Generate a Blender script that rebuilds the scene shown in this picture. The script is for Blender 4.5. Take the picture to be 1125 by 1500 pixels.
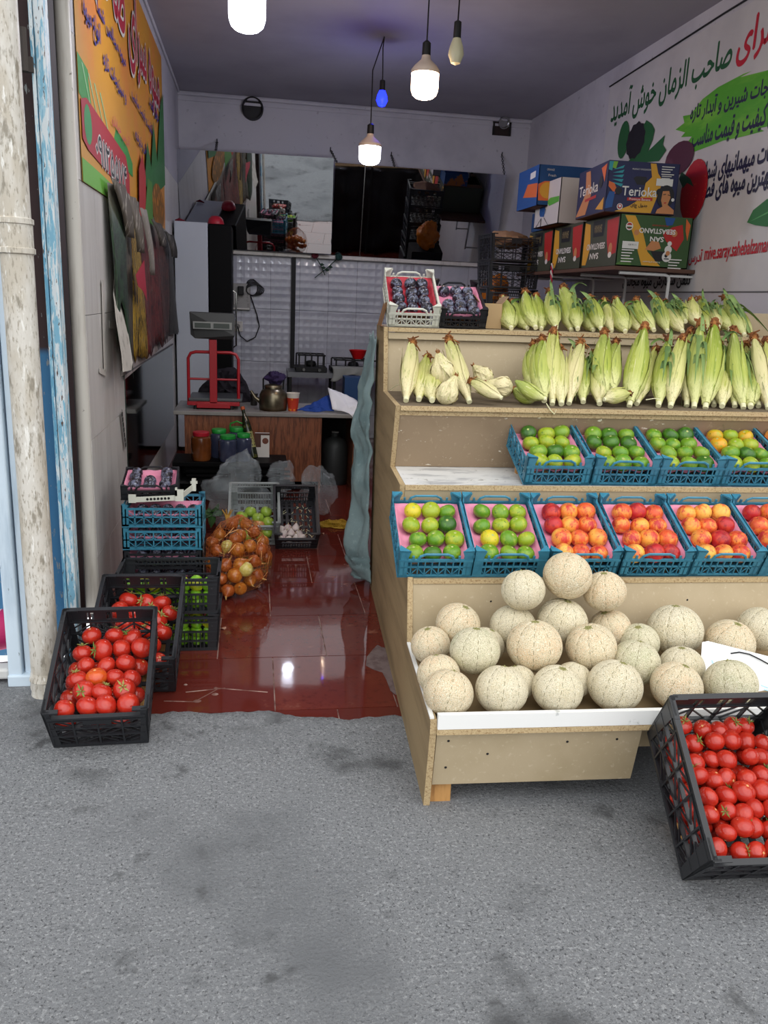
import bpy, bmesh, math, random
from mathutils import Vector, Matrix, noise
for o in list(bpy.data.objects): bpy.data.objects.remove(o)
SC = bpy.context.scene
COL = SC.collection
PI = math.pi
rnd = random.Random(7)
# ------------------------------------------------------------------ camera
FPX, HCAM = 1180.0, 1.55
YAW, PITCH, ROLL = math.radians(9.517), math.radians(14.7576), math.radians(-2.6098)
_cy, _sy, _cp, _sp = math.cos(YAW), math.sin(YAW), math.cos(PITCH), math.sin(PITCH)
C_F = Vector((_sy*_cp, _cy*_cp, -_sp)); _r = Vector((_cy, -_sy, 0)); _d = C_F.cross(_r)
C_R = _r*math.cos(ROLL) + _d*math.sin(ROLL)
C_D = -_r*math.sin(ROLL) + _d*math.cos(ROLL)
CAM = Vector((0, 0, HCAM))
cd = bpy.data.cameras.new('camera'); cam = bpy.data.objects.new('camera', cd); COL.objects.link(cam)
cd.sensor_fit = 'VERTICAL'; cd.sensor_height = 24.0; cd.lens = FPX/1500*24.0; cd.clip_end = 200; cd.clip_start = 0.02
mw = Matrix((C_R, -C_D, -C_F)).transposed().to_4x4(); mw.translation = CAM
cam.matrix_world = mw
SC.camera = cam
# ------------------------------------------------------------------ sky and exposure
SC.view_settings.view_transform = 'Standard'; SC.view_settings.look = 'None'
SC.view_settings.gamma = 1; SC.view_settings.use_curve_mapping = False
SC.view_settings.exposure = 0.5
world = bpy.data.worlds.new('overcast_sky'); SC.world = world; world.use_nodes = True
_n = world.node_tree.nodes; _n.clear()
_o = _n.new('ShaderNodeOutputWorld'); _b = _n.new('ShaderNodeBackground')
_b.inputs[0].default_value = (0.965, 0.985, 1.0, 1); _b.inputs[1].default_value = 1.15
world.node_tree.links.new(_b.outputs[0], _o.inputs[0])
sd = bpy.data.lights.new('hazy_sun', 'SUN'); sd.energy = 0.9; sd.angle = math.radians(70); sd.color = (1, 0.97, 0.92)
so = bpy.data.objects.new('hazy_sun', sd); COL.objects.link(so); so.rotation_euler = (math.radians(42), 0, math.radians(14))

def ray(x, y): return C_R*((x-562.5)/FPX) + C_D*((y-750)/FPX) + C_F
def aty(x, y, Y): d = ray(x, y); return CAM + d*(Y/d.y)
def atx(x, y, X): d = ray(x, y); return CAM + d*(X/d.x)
def atz(x, y, Z=0.): d = ray(x, y); return CAM + d*((Z-HCAM)/d.z)

# ------------------------------------------------------------------ materials
def lin(c):
    if isinstance(c, str):
        c = c.lstrip('#'); c = [int(c[i:i+2], 16)/255 for i in (0, 2, 4)]
    return tuple((x/12.92 if x <= .04045 else ((x+.055)/1.055)**2.4) for x in c[:3]) + (1,)
class NT:
    def __init__(s, name):
        s.m = bpy.data.materials.new(name); s.m.use_nodes = True
        s.t = s.m.node_tree; s.t.nodes.clear()
        s.out = s.t.nodes.new('ShaderNodeOutputMaterial'); s.b = s.t.nodes.new('ShaderNodeBsdfPrincipled')
        s.t.links.new(s.b.outputs[0], s.out.inputs[0])
    def n(s, typ, **kw):
        x = s.t.nodes.new('ShaderNode'+typ)
        for k, v in kw.items():
            if k.startswith('i_'): x.inputs[int(k[2:]) if k[2:].isdigit() else k[2:]].default_value = v
            else: setattr(x, k, v)
        return x
    def l(s, a, b): s.t.links.new(a, b)
def mat(name, col, rough=.6, metal=0., layers=(), bump=None, scale=(1, 1, 1), rand_off=False, spec=.5,
        emit=None, trans=0., alpha=1., rough2=None, coat=0., sss=0., sheen=0., coord='Object', ior=1.45):
    """layers: (kind, scale, colour, lo, hi[, stretch]) painted one after another over the base colour."""
    T = NT(name); b = T.b
    tc = T.n('TexCoord'); vec = tc.outputs[coord]
    if rand_off or any(l[0] == 'rand' for l in layers):
        oi = T.n('ObjectInfo')
    if rand_off:
        mu = T.n('Vector Math'.replace(' ', ''), operation='MULTIPLY_ADD')
        cmb = T.n('CombineXYZ'); 
        for i, k in enumerate((31., 57., 83.)):
            mm = T.n('Math', operation='MULTIPLY'); mm.inputs[1].default_value = k; T.l(oi.outputs['Random'], mm.inputs[0]); T.l(mm.outputs[0], cmb.inputs[i])
        mu.inputs[1].default_value = (1, 1, 1); T.l(vec, mu.inputs[0]); T.l(cmb.outputs[0], mu.inputs[2]); vec = mu.outputs[0]
    mp = T.n('Mapping'); mp.inputs['Scale'].default_value = scale; T.l(vec, mp.inputs[0]); vec0 = mp.outputs[0]
    rgb = T.n('RGB'); rgb.outputs[0].default_value = lin(col); cur = rgb.outputs[0]
    def tex(kind, sc, stretch=None, detail=4.):
        v = vec0
        if stretch:
            m2 = T.n('Mapping'); m2.inputs['Scale'].default_value = stretch; T.l(vec0, m2.inputs[0]); v = m2.outputs[0]
        if kind == 'noise':
            t = T.n('TexNoise'); t.inputs['Scale'].default_value = sc; t.inputs['Detail'].default_value = detail; t.inputs['Roughness'].default_value = .6; o = t.outputs['Fac' if 'Fac' in t.outputs else 0]
        elif kind == 'voro':
            t = T.n('TexVoronoi'); t.inputs['Scale'].default_value = sc; o = t.outputs['Distance']
        elif kind == 'dots':
            t = T.n('TexVoronoi'); t.inputs['Scale'].default_value = sc; t.inputs['Randomness'].default_value = 0.; o = t.outputs['Distance']
        elif kind == 'edge':
            t = T.n('TexVoronoi', feature='DISTANCE_TO_EDGE'); t.inputs['Scale'].default_value = sc; o = t.outputs['Distance']
        elif kind == 'wave':
            t = T.n('TexWave'); t.inputs['Scale'].default_value = sc; t.inputs['Distortion'].default_value = 3; t.inputs['Detail'].default_value = 3; o = t.outputs['Fac' if 'Fac' in t.outputs else 1]
        elif kind in 'xyz':
            t = T.n('SeparateXYZ'); T.l(v, t.inputs[0]); return t.outputs['xyz'.index(kind)]
        T.l(v, t.inputs['Vector']); return o
    rough_f = None
    for L in layers:
        kind, sc, c2, lo, hi = L[:5]; st = L[5] if len(L) > 5 else None
        src = oi.outputs['Random'] if kind == 'rand' else tex(kind, sc, st)
        if kind == 'rand' and sc != 1:
            fr = T.n('Math', operation='MULTIPLY'); fr.inputs[1].default_value = sc; T.l(src, fr.inputs[0])
            f2 = T.n('Math', operation='FRACT'); T.l(fr.outputs[0], f2.inputs[0]); src = f2.outputs[0]
        mr = T.n('MapRange', interpolation_type='SMOOTHSTEP' if kind != 'rand' else 'LINEAR')
        mr.inputs['From Min'].default_value = lo; mr.inputs['From Max'].default_value = hi
        T.l(src, mr.inputs['Value'])
        mx = T.n('Mix', data_type='RGBA'); T.l(mr.outputs[0], mx.inputs[0]); T.l(cur, mx.inputs[6]); mx.inputs[7].default_value = lin(c2); cur = mx.outputs[2]
        rough_f = mr.outputs[0]
    T.l(cur, b.inputs['Base Color'])
    b.inputs['Roughness'].default_value = rough; b.inputs['Metallic'].default_value = metal
    b.inputs['Specular IOR Level'].default_value = spec; b.inputs['IOR'].default_value = ior
    if rough2 is not None and rough_f is not None:
        mr = T.n('MapRange'); mr.inputs['To Min'].default_value = rough; mr.inputs['To Max'].default_value = rough2; T.l(rough_f, mr.inputs['Value']); T.l(mr.outputs[0], b.inputs['Roughness'])
    if coat: b.inputs['Coat Weight'].default_value = coat; b.inputs['Coat Roughness'].default_value = .12
    if sss: b.inputs['Subsurface Weight'].default_value = sss; b.inputs['Subsurface Radius'].default_value = (.01, .004, .002); b.inputs['Subsurface Scale'].default_value = 1
    if trans: b.inputs['Transmission Weight'].default_value = trans
    if alpha < 1: b.inputs['Alpha'].default_value = alpha
    if emit: b.inputs['Emission Color'].default_value = lin(emit[0]); b.inputs['Emission Strength'].default_value = emit[1]
    if bump:
        prev = None
        for B in (bump if isinstance(bump, list) else [bump]):
            kind, sc, strength, dist = B[:4]
            bp = T.n('Bump'); bp.inputs['Strength'].default_value = strength; bp.inputs['Distance'].default_value = dist
            T.l(tex(kind, sc, B[4] if len(B) > 4 else None), bp.inputs['Height'])
            if prev: T.l(prev, bp.inputs['Normal'])
            prev = bp.outputs[0]
        T.l(prev, b.inputs['Normal'])
    return T.m

# ------------------------------------------------------------------ mesh builder
def smooth_mesh(me, ang=40):
    me.shade_smooth()
    try: me.set_sharp_from_angle(angle=math.radians(ang))
    except Exception: pass
class MB:
    def __init__(s): s.v = []; s.f = []; s.mi = []; s.cur = 0
    def add(s, vs, fs):
        o = len(s.v); s.v += [tuple(p) for p in vs]; s.f += [tuple(i+o for i in f) for f in fs]; s.mi += [s.cur]*len(fs); return s
    def box(s, c, d, R=None, taper=1.):
        x, y, z = d[0]/2, d[1]/2, d[2]/2; c = Vector(c)
        P = [Vector((sx*x*(taper if sz > 0 else 1), sy*y*(taper if sz > 0 else 1), sz*z)) for sz in (-1, 1) for sy in (-1, 1) for sx in (-1, 1)]
        if R is not None: P = [R @ p for p in P]
        return s.add([c+p for p in P], [(0, 2, 3, 1), (4, 5, 7, 6), (0, 1, 5, 4), (1, 3, 7, 5), (3, 2, 6, 7), (2, 0, 4, 6)])
    def span(s, a, b):
        a, b = Vector(a), Vector(b); return s.box((a+b)/2, [abs(k) for k in (b-a)])
    def bar(s, a, b, w, h, up=(0, 0, 1)):
        a, b = Vector(a), Vector(b); d = b-a; L = d.length
        if L < 1e-6: return s
        d /= L; up = Vector(up)
        if abs(d.dot(up)) > .98: up = Vector((0, 1, 0)) if abs(d.y) < .9 else Vector((1, 0, 0))
        x = d.cross(up).normalized(); z = x.cross(d)
        return s.box((a+b)/2, (w, L, h), Matrix((x, d, z)).transposed())
    def tube(s, pts, r, n=8, caps=True):
        pts = [Vector(p) for p in pts]; m = len(pts); rr = r if isinstance(r, (list, tuple)) else [r]*m
        vs = []; fs = []; prev = None
        for i, p in enumerate(pts):
            t = (pts[min(i+1, m-1)]-pts[max(i-1, 0)]).normalized()
            if prev is None: u = t.orthogonal().normalized()
            else:
                u = prev - t*prev.dot(t); u = u.normalized() if u.length > 1e-5 else t.orthogonal().normalized()
            prev = u; w = t.cross(u)
            for k in range(n): a = 2*PI*k/n; vs.append(p+(u*math.cos(a)+w*math.sin(a))*rr[i])
        for i in range(m-1):
            for k in range(n): k2 = (k+1) % n; fs.append((i*n+k, i*n+k2, (i+1)*n+k2, (i+1)*n+k))
        if caps: fs.append(tuple(range(n-1, -1, -1))); fs.append(tuple((m-1)*n+k for k in range(n)))
        return s.add(vs, fs)
    def lathe(s, prof, n=20, M=None, caps=True):
        vs = []; fs = []; m = len(prof)
        for r, z in prof:
            for k in range(n): a = 2*PI*k/n; p = Vector((r*math.cos(a), r*math.sin(a), z)); vs.append(M @ p if M else p)
        for i in range(m-1):
            for k in range(n): k2 = (k+1) % n; fs.append((i*n+k, i*n+k2, (i+1)*n+k2, (i+1)*n+k))
        if caps:
            if prof[0][0] > 1e-4: fs.append(tuple(range(n-1, -1, -1)))
            if prof[-1][0] > 1e-4: fs.append(tuple((m-1)*n+k for k in range(n)))
        return s.add(vs, fs)
    def grid(s, fn, nu, nv, thick=None):
        vs = [fn(i/nu, j/nv) for j in range(nv+1) for i in range(nu+1)]
        W = nu+1
        return s.add(vs, [(j*W+i, j*W+i+1, (j+1)*W+i+1, (j+1)*W+i) for j in range(nv) for i in range(nu)])
    def ball(s, c, r, nu=16, nv=10, fn=None):
        vs = []; fs = []; c = Vector(c)
        for j in range(nv+1):
            ph = PI*j/nv
            for i in range(nu):
                a = 2*PI*i/nu; d = Vector((math.sin(ph)*math.cos(a), math.sin(ph)*math.sin(a), -math.cos(ph)))
                vs.append(c + (fn(d) if fn else d*r))
        for j in range(nv):
            for i in range(nu): i2 = (i+1) % nu; fs.append((j*nu+i, j*nu+i2, (j+1)*nu+i2, (j+1)*nu+i))
        return s.add(vs, fs)
    def poly(s, pts, ex=None):
        n = len(pts); pts = [Vector(p) for p in pts]
        if ex is None: return s.add(pts, [tuple(range(n))])
        e = Vector(ex)
        return s.add(pts+[p+e for p in pts], [tuple(range(n-1, -1, -1)), tuple(range(n, 2*n))]+[(i, (i+1) % n, (i+1) % n+n, i+n) for i in range(n)])
    def mesh(s, name, mats, smooth=False, merge=False, ang=40):
        me = bpy.data.meshes.new(name); me.from_pydata(s.v, [], s.f)
        for m in (mats if isinstance(mats, (list, tuple)) else [mats]): me.materials.append(m)
        me.polygons.foreach_set('material_index', s.mi)
        if merge:
            bm = bmesh.new(); bm.from_mesh(me); bmesh.ops.remove_doubles(bm, verts=bm.verts, dist=1e-5)
            bmesh.ops.recalc_face_normals(bm, faces=bm.faces); bm.to_mesh(me); bm.free()
        me.update()
        if smooth: smooth_mesh(me, ang)
        return me
    def build(s, name, mats, parent=None, smooth=False, merge=False, bevel=0., ang=40, loc=None, solid=0., subsurf=0):
        o = bpy.data.objects.new(name, s.mesh(name, mats, smooth, merge, ang)); COL.objects.link(o)
        if parent: o.parent = parent
        if loc is not None: o.location = loc
        if solid: m = o.modifiers.new('solid', 'SOLIDIFY'); m.thickness = solid; m.offset = 0
        if subsurf: m = o.modifiers.new('sub', 'SUBSURF'); m.levels = m.render_levels = subsurf
        if bevel: m = o.modifiers.new('bevel', 'BEVEL'); m.width = bevel; m.segments = 2; m.limit_method = 'ANGLE'
        return o
def tag(o, label=None, cat=None, group=None, kind=None):
    if label: o['label'] = label
    if cat: o['category'] = cat
    if group: o['group'] = group
    if kind: o['kind'] = kind
    return o
def thing(name, label, cat, loc=(0, 0, 0), rot=(0, 0, 0), group=None):
    o = bpy.data.objects.new(name, None); COL.objects.link(o); o.empty_display_size = .05
    o.location = loc; o.rotation_euler = rot
    return tag(o, label, cat, group)
def dup(root, label=None, group=None, mw=None):
    r = root.copy(); COL.objects.link(r)
    if label: r['label'] = label
    if group: r['group'] = group
    for ch in root.children:
        c = ch.copy(); COL.objects.link(c); c.parent = r
        for g in ch.children:
            d = g.copy(); COL.objects.link(d); d.parent = c
    if mw is not None: r.matrix_world = mw
    return r
def put(o, loc, rot=None, sc=None):
    """matrix from location, rotation (matrix / euler tuple) and scale"""
    if rot is None: R = Matrix.Identity(4)
    elif isinstance(rot, Matrix): R = rot.to_4x4()
    else: R = Matrix.Rotation(rot[2], 4, 'Z') @ Matrix.Rotation(rot[1], 4, 'Y') @ Matrix.Rotation(rot[0], 4, 'X')
    M = Matrix.Translation(loc) @ R
    if sc is not None: M = M @ Matrix.Diagonal((sc, sc, sc, 1) if not isinstance(sc, (tuple, list)) else (*sc, 1))
    o.matrix_world = M
    return o
class Pool:
    """first call hands out the built thing itself, later calls copies of it"""
    def __init__(s, root): s.root = root; s.used = False
    def get(s, label, mw, group=None):
        if not s.used: s.used = True; o = s.root; o['label'] = label; o.matrix_world = mw
        else: o = dup(s.root, label, None, mw)
        if group: o['group'] = group
        elif 'group' in o.keys(): del o['group']
        return o
def rot_to(a, b):
    return Vector(a).rotation_difference(Vector(b)).to_matrix()
def rrot(r=rnd):
    return Matrix.Rotation(r.uniform(0, 2*PI), 3, 'Z') @ Matrix.Rotation(r.uniform(-.5, .5), 3, 'X') @ Matrix.Rotation(r.uniform(-.5, .5), 3, 'Y')
ORD = ['first', 'second', 'third', 'fourth', 'fifth', 'sixth', 'seventh', 'eighth', 'ninth', 'tenth', 'eleventh', 'twelfth', 'thirteenth', 'fourteenth', 'fifteenth', 'sixteenth', 'seventeenth', 'eighteenth', 'nineteenth', 'twentieth']

# ------------------------------------------------------------------ lettering
FORMS = {}
def _f(ch, base, n):  # isolated, final, initial, medial
    FORMS[ch] = [chr(base+i) for i in range(n)]
for ch, b_, n_ in (('\u0627', 0xFE8D, 2), ('\u0622', 0xFE81, 2), ('\u0628', 0xFE8F, 4), ('\u062a', 0xFE95, 4), ('\u062c', 0xFE9D, 4), ('\u062d', 0xFEA1, 4), ('\u062e', 0xFEA5, 4),
                   ('\u062f', 0xFEA9, 2), ('\u0630', 0xFEAB, 2), ('\u0631', 0xFEAD, 2), ('\u0632', 0xFEAF, 2), ('\u0633', 0xFEB1, 4), ('\u0634', 0xFEB5, 4), ('\u0635', 0xFEB9, 4),
                   ('\u0639', 0xFEC9, 4), ('\u0641', 0xFED1, 4), ('\u0642', 0xFED5, 4), ('\u06a9', 0xFB8E, 4), ('\u0644', 0xFEDD, 4), ('\u0645', 0xFEE1, 4), ('\u0646', 0xFEE5, 4),
                   ('\u0647', 0xFEE9, 4), ('\u0648', 0xFEED, 2), ('\u06cc', 0xFBFC, 4), ('\u067e', 0xFB56, 4), ('\u0637', 0xFEC1, 4)): _f(ch, b_, n_)
def shape_fa(s):
    out = []
    for i, ch in enumerate(s):
        F = FORMS.get(ch)
        if not F: out.append(ch); continue
        pv = i > 0 and len(FORMS.get(s[i-1], '')) == 4
        nx = i+1 < len(s) and s[i+1] in FORMS and len(F) == 4
        out.append(F[3] if pv and nx else F[2] if nx else F[1] if pv else F[0])
    t = ''.join(reversed(out))
    return t
from mathutils.geometry import interpolate_bezier, tessellate_polygon
def text_mesh(body, bold=0., shear=0., fa=False):
    cu = bpy.data.curves.new('txt', 'FONT'); cu.body = shape_fa(body) if fa else body
    cu.size = 1; cu.shear = shear
    o = bpy.data.objects.new('txt', cu); COL.objects.link(o)
    bpy.context.view_layer.update()
    c2 = o.evaluated_get(bpy.context.evaluated_depsgraph_get()).to_curve(bpy.context.evaluated_depsgraph_get())
    loops = []
    for sp in c2.splines:
        bp = sp.bezier_points; n = len(bp); L = []
        if n < 2: continue
        for i in range(n):
            a, b = bp[i], bp[(i+1) % n]
            if (a.handle_right-a.co).length < 1e-6 and (b.handle_left-b.co).length < 1e-6: L.append(a.co.copy())
            else: L += interpolate_bezier(a.co, a.handle_right, b.handle_left, b.co, 4)[:-1]
        ar = sum(L[i].x*L[(i+1) % len(L)].y-L[(i+1) % len(L)].x*L[i].y for i in range(len(L)))
        if abs(ar) > 1e-6: loops.append((ar, [Vector((p.x, p.y, 0)) for p in L]))
    o.to_curve_clear() if False else None
    bpy.data.objects.remove(o); bpy.data.curves.remove(cu)
    if not loops: return None
    sgn = max(loops, key=lambda q: abs(q[0]))[0]
    outs = [[L] for a, L in loops if a*sgn > 0]
    def inside(p, L):
        r = False; j = len(L)-1
        for i in range(len(L)):
            if (L[i].y > p.y) != (L[j].y > p.y) and p.x < (L[j].x-L[i].x)*(p.y-L[i].y)/(L[j].y-L[i].y)+L[i].x: r = not r
            j = i
        return r
    for a, L in loops:
        if a*sgn < 0:
            for g in outs:
                if inside(L[0], g[0]): g.append(L); break
    mb = MB()
    for g in outs:
        flat = [p for L in g for p in L]
        tri = tessellate_polygon(g)
        for q, (dx, dy) in enumerate(((0, 0), (bold, 0), (-bold, 0), (0, bold), (0, -bold)) if bold else ((0, 0),)):
            mb.add([p+Vector((dx, dy, q)) for p in flat], tri)
    return mb
def lettering(body, m, origin, xdir, ydir, width=None, height=None, parent=None, bold=0., shear=0., fa=False, lift=.0015, flip=False, name='lettering'):
    """flat print: the text's box is stretched to width x height with its lower left corner at origin"""
    mb = text_mesh(body, bold, shear, fa)
    if mb is None: return None
    xs = [v[0] for v in mb.v]; ys = [v[1] for v in mb.v]
    x0, x1, y0, y1 = min(xs), max(xs), min(ys), max(ys)
    sx = width/(x1-x0) if width else None; sy = height/(y1-y0) if height else None
    sx = sx or sy; sy = sy or sx
    X, Y = Vector(xdir).normalized(), Vector(ydir).normalized(); N = X.cross(Y).normalized(); O = Vector(origin)
    vs = []
    for v in mb.v:
        a, b = (v[0]-x0)*sx, (v[1]-y0)*sy
        if flip: a, b = (x1-x0)*sx-a, (y1-y0)*sy-b
        vs.append(O + X*a + Y*b + N*(lift+v[2]*5e-5))
    mb.v = vs; me = mb.mesh(name, m)
    o = bpy.data.objects.new(name, me); COL.objects.link(o)
    if parent: o.parent = parent
    return o
# ================================================================== materials
XL, XR, YB, ZC = -0.76, 2.93, 9.10, 3.48
m_asphalt = mat('asphalt', '#75777a', .95, layers=[('noise', 85, '#8e9092', .53, .64), ('noise', 110, '#4a4b4e', .55, .66), ('noise', 210, '#a6a7a8', .60, .68), ('noise', 260, '#36373a', .60, .68), ('noise', .9, '#626467', .45, .66), ('noise', 2.3, '#434446', .55, .72), ('noise', 5, '#4d4e50', .60, .72)],
                bump=[('noise', 100, .7, .008), ('noise', 40, .3, .008)])
m_subfloor = mat('subfloor', '#6d5a55', .8)
m_redtile = mat('red_tile', '#642820', .05, layers=[('noise', 2.2, '#703225', .45, .7), ('noise', 40, '#531f1a', .5, .75), ('rand', 1, '#59221c', 0, 1), ('noise', 5.5, '#8a5744', .62, .76)], bump=[('noise', 4, .03, .01)], rand_off=True, rough2=.22)
m_grout = mat('grout', '#a98f85', .85, layers=[('noise', 9, '#6c4a42', .4, .6)])
m_plaster = mat('plaster_white', '#bdbcc2', .75, layers=[('noise', 1.4, '#a9a8b0', .45, .75), ('noise', 18, '#9f9da4', .64, .72)], bump=('noise', 60, .08, .004))
m_ceiling = mat('ceiling_paint', '#9a97a1', .62, layers=[('noise', .9, '#8c8993', .4, .7)])
m_walltile_l = mat('wall_tile_cream', '#d6d3cf', .28, layers=[('noise', 1.1, '#c8c4c0', .4, .7, (1, 10, 1)), ('noise', 2.5, '#9b948e', .62, .8, (1, 14, .5))], rand_off=True)
m_backtile = mat('wall_tile_embossed', '#b9bac2', .13, layers=[('noise', 2.5, '#a7a9b2', .4, .7)], bump=[('dots', 13, .4, .016)], rand_off=False)
m_joint = mat('tile_joint', '#5b5a5c', .9)
m_trimwhite = mat('trim_cream', '#cfcbc3', .45, layers=[('noise', 3, '#b2aca2', .5, .75, (6, 6, .6)), ('noise', 30, '#8d867c', .68, .74)])
m_pipe = mat('drainpipe_plastic', '#ccc8c0', .5, layers=[('noise', 6, '#b8b0a2', .42, .62, (2, 2, .5)), ('noise', 16, '#8d8679', .56, .68, (2, 2, .6)), ('noise', 70, '#9a9284', .54, .66, (2, 2, .5)), ('noise', 34, '#dedcd6', .58, .68, (2, 2, .4)), ('noise', 3.3, '#b39c6c', .64, .74)], bump=('noise', 25, .25, .006))
m_bluepeel = mat('peeling_blue_paint', '#6aa6c4', .5, layers=[('noise', 14, '#d9e2e4', .50, .54, (4, 4, .5)), ('noise', 26, '#9cc7d8', .54, .58, (4, 4, .5)), ('noise', 40, '#57453f', .63, .66, (3, 3, .6))], bump=('noise', 12, .35, .01))
m_jamb = mat('jamb_maroon_blue', '#3c7299', .6, layers=[('z', 1, '#36201f', 1.27, 1.31), ('noise', 14, '#8a8d8c', .64, .67, (4, 4, 1))], bump=('noise', 20, .25, .006))
m_maroon = mat('jamb_dark_maroon', '#261516', .7)
m_palepaint = mat('pale_blue_paint', '#c6d5e2', .5, layers=[('noise', 4, '#aebfce', .5, .7, (4, 4, .5)), ('noise', 12, '#6f7a82', .67, .72, (3, 3, 1))], bump=('noise', 14, .3, .008))
m_dark = mat('interior_shade', '#0e0c0d', .8)  # near-black colour in place of the shade inside dark openings
m_chip = mat('chipboard', '#b4a386', .72, layers=[('noise', 2.0, '#a89778', .42, .66), ('noise', 60, '#bfb094', .58, .74), ('noise', 9, '#8b7a61', .68, .78)], bump=('noise', 90, .1, .004))
m_chipside = mat('chipboard_side', '#97815f', .7, layers=[('noise', 3, '#7d694b', .4, .7, (1, .4, 4)), ('noise', 40, '#9a8766', .6, .75)], bump=('noise', 90, .1, .004))
m_chipedge = mat('chipboard_edge', '#b59e78', .85, layers=[('noise', 130, '#947a56', .50, .64), ('noise', 220, '#c8b48d', .55, .68)], bump=('noise', 120, .3, .004))
m_whitelam = mat('white_laminate', '#e6e6e4', .4, layers=[('noise', 14, '#b9bbb9', .66, .74)])
m_marble = mat('scuffed_white_laminate', '#dcdcda', .45, layers=[('noise', 5, '#b4b5b6', .48, .62, (1, 3, 1)), ('noise', 22, '#9a9893', .62, .70)])
m_scuff = mat('scuffed_chipboard', '#917d65', .75, layers=[('noise', 2.2, '#85715a', .42, .66), ('noise', 26, '#d8d0c0', .665, .70, (.7, 1, 1.6)), ('noise', 40, '#a08d74', .58, .72)])
m_wood = mat('wood_batten', '#b98a52', .7, layers=[('noise', 6, '#94683a', .45, .7, (8, 1, 1))])
m_blackpl = mat('black_plastic', '#222327', .38, layers=[('noise', 14, '#24262a', .45, .7), ('noise', 30, '#4b4c4e', .70, .78)], bump=('noise', 60, .1, .003))
m_bluepl = mat('blue_plastic', '#3c8099', .34, layers=[('noise', 20, '#2f6d86', .4, .7)], rand_off=True)
m_whitepl = mat('white_plastic', '#cfd0c4', .4)
m_greypl = mat('grey_plastic', '#8f9594', .45)
m_pink = mat('pink_tray', '#e592ae', .65, layers=[('noise', 12, '#d883a0', .45, .7)], bump=('noise', 30, .15, .004))
m_redtray = mat('red_tray', '#c23a48', .6, layers=[('noise', 12, '#a82a3c', .45, .7)])
m_glassdark = mat('mirror_silver', '#c9ccd0', .015, metal=1.)
m_mirrordim = mat('dim_wall_mirror', '#54605c', .06, metal=1., layers=[('noise', 7, '#6d7671', .55, .75)], bump=('noise', 3, .02, .01))
m_blackgloss = mat('black_gloss', '#050506', .55, spec=.12)
m_blackmat = mat('black_matt', '#0b0b0c', .65)
m_fridgew = mat('fridge_white', '#b4bac2', .4)
m_tarp = mat('tarp_bluegrey', '#7b9092', .55, layers=[('noise', 8, '#687f82', .45, .7), ('noise', 40, '#8b9fa1', .60, .72)], bump=('noise', 14, .35, .012))
m_blacksheet = mat('black_sheet', '#0a0a0c', .38, bump=('noise', 4, .5, .03))
m_chrome = mat('steel', '#9b9b98', .22, metal=1.)
m_white = mat('white_paint_metal', '#c4c4c2', .45)
m_wire = mat('wire_black', '#101010', .6)
m_paper = mat('white_paper', '#dcdde0', .7)

# ================================================================== setting
def struct(o): o['kind'] = 'structure'; return o
# asphalt: one sheet whose ragged shop-side edge laps over the tile floor
g = MB(); NX = 150
front = []
for i in range(NX+1):
    x = -6 + 12*i/NX if not False else 0
    front.append(x)
xs = sorted(set([round(-14+i*1.0, 3) for i in range(13)] + [round(-1.6+i*.02, 3) for i in range(170)] + [round(2+i*1.0, 3) for i in range(14)]))
def edge_y(x):
    e = 2.80 + .045*noise.noise(Vector((x*2.3, 3.1, 0))) + .03*noise.noise(Vector((x*9, 1.1, 0))) + .012*noise.noise(Vector((x*31, 5.1, 0)))
    e += .05*math.exp(-((x+.25)/.35)**2) - .06*math.exp(-((x-.33)/.16)**2) - .02*math.exp(-((x-.62)/.2)**2)
    if x < -.7: e += .55*min(1, (-.7-x)/.08)
    return e
ys = [-40, -20, -8, -3, 0, 1.0, 1.4]+[1.4+.1*k for k in range(1, 11)]
row = []
vs = []; fs = []
for i, x in enumerate(xs):
    e = edge_y(x)
    for y in ys: vs.append((x, min(y, 9), .004*noise.noise(Vector((x*1.5, y*1.5, 0))) if -1 < y else 0))
    vs += [(x, e-.06, .005), (x, e-.01, .004), (x, e, -.004)]
W = len(ys)+3
for i in range(len(xs)-1):
    for j in range(W-1): fs.append((i*W+j, (i+1)*W+j, (i+1)*W+j+1, i*W+j+1))
g.add(vs, fs); ground = struct(g.build('ground', m_asphalt, smooth=True))
# red tile floor: tiles are pieces of the floor, half offset rows, recessed joints
g = MB(); g.span((XL, 2.55, -.16), (XR, YB, -.0075)); floor = struct(g.build('floor', m_grout))
TS = .48; r0 = 2.352
t_full = MB(); t_full.box((0, 0, -.0065), (TS-.005, TS-.005, .009)); me_full = None
def cut_tile(x0, x1, y0, y1):
    b = MB(); b.span((x0, y0, -.011), (x1, y1, -.002)); return b
cnt = 0
for j in range(15):
    y0 = r0+j*TS; off = .085 if j % 2 == 1 else .325
    k = -3
    while True:
        x0 = off+k*TS; k += 1
        if x0 > XR: break
        a, b_ = max(x0+.0025, XL+.002), min(x0+TS-.0025, XR-.002); c, d = max(y0+.0025, 2.56), min(y0+TS-.0025, YB-.002)
        if b_-a < .03 or d-c < .03: continue
        if b_-a > TS-.006 and d-c > TS-.006:
            if me_full is None:
                mb = MB(); mb.box((0, 0, 0), (TS-.005, TS-.005, .009)); me_full = mb.mesh('tile', m_redtile)
            o = bpy.data.objects.new('tile', me_full); COL.objects.link(o); o.parent = floor; o.location = ((a+b_)/2, (c+d)/2, -.0065)
        else:
            mb = MB(); mb.box((0, 0, 0), (b_-a, d-c, .009)); o = mb.build('tile', m_redtile, floor, loc=((a+b_)/2, (c+d)/2, -.0065))
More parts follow.
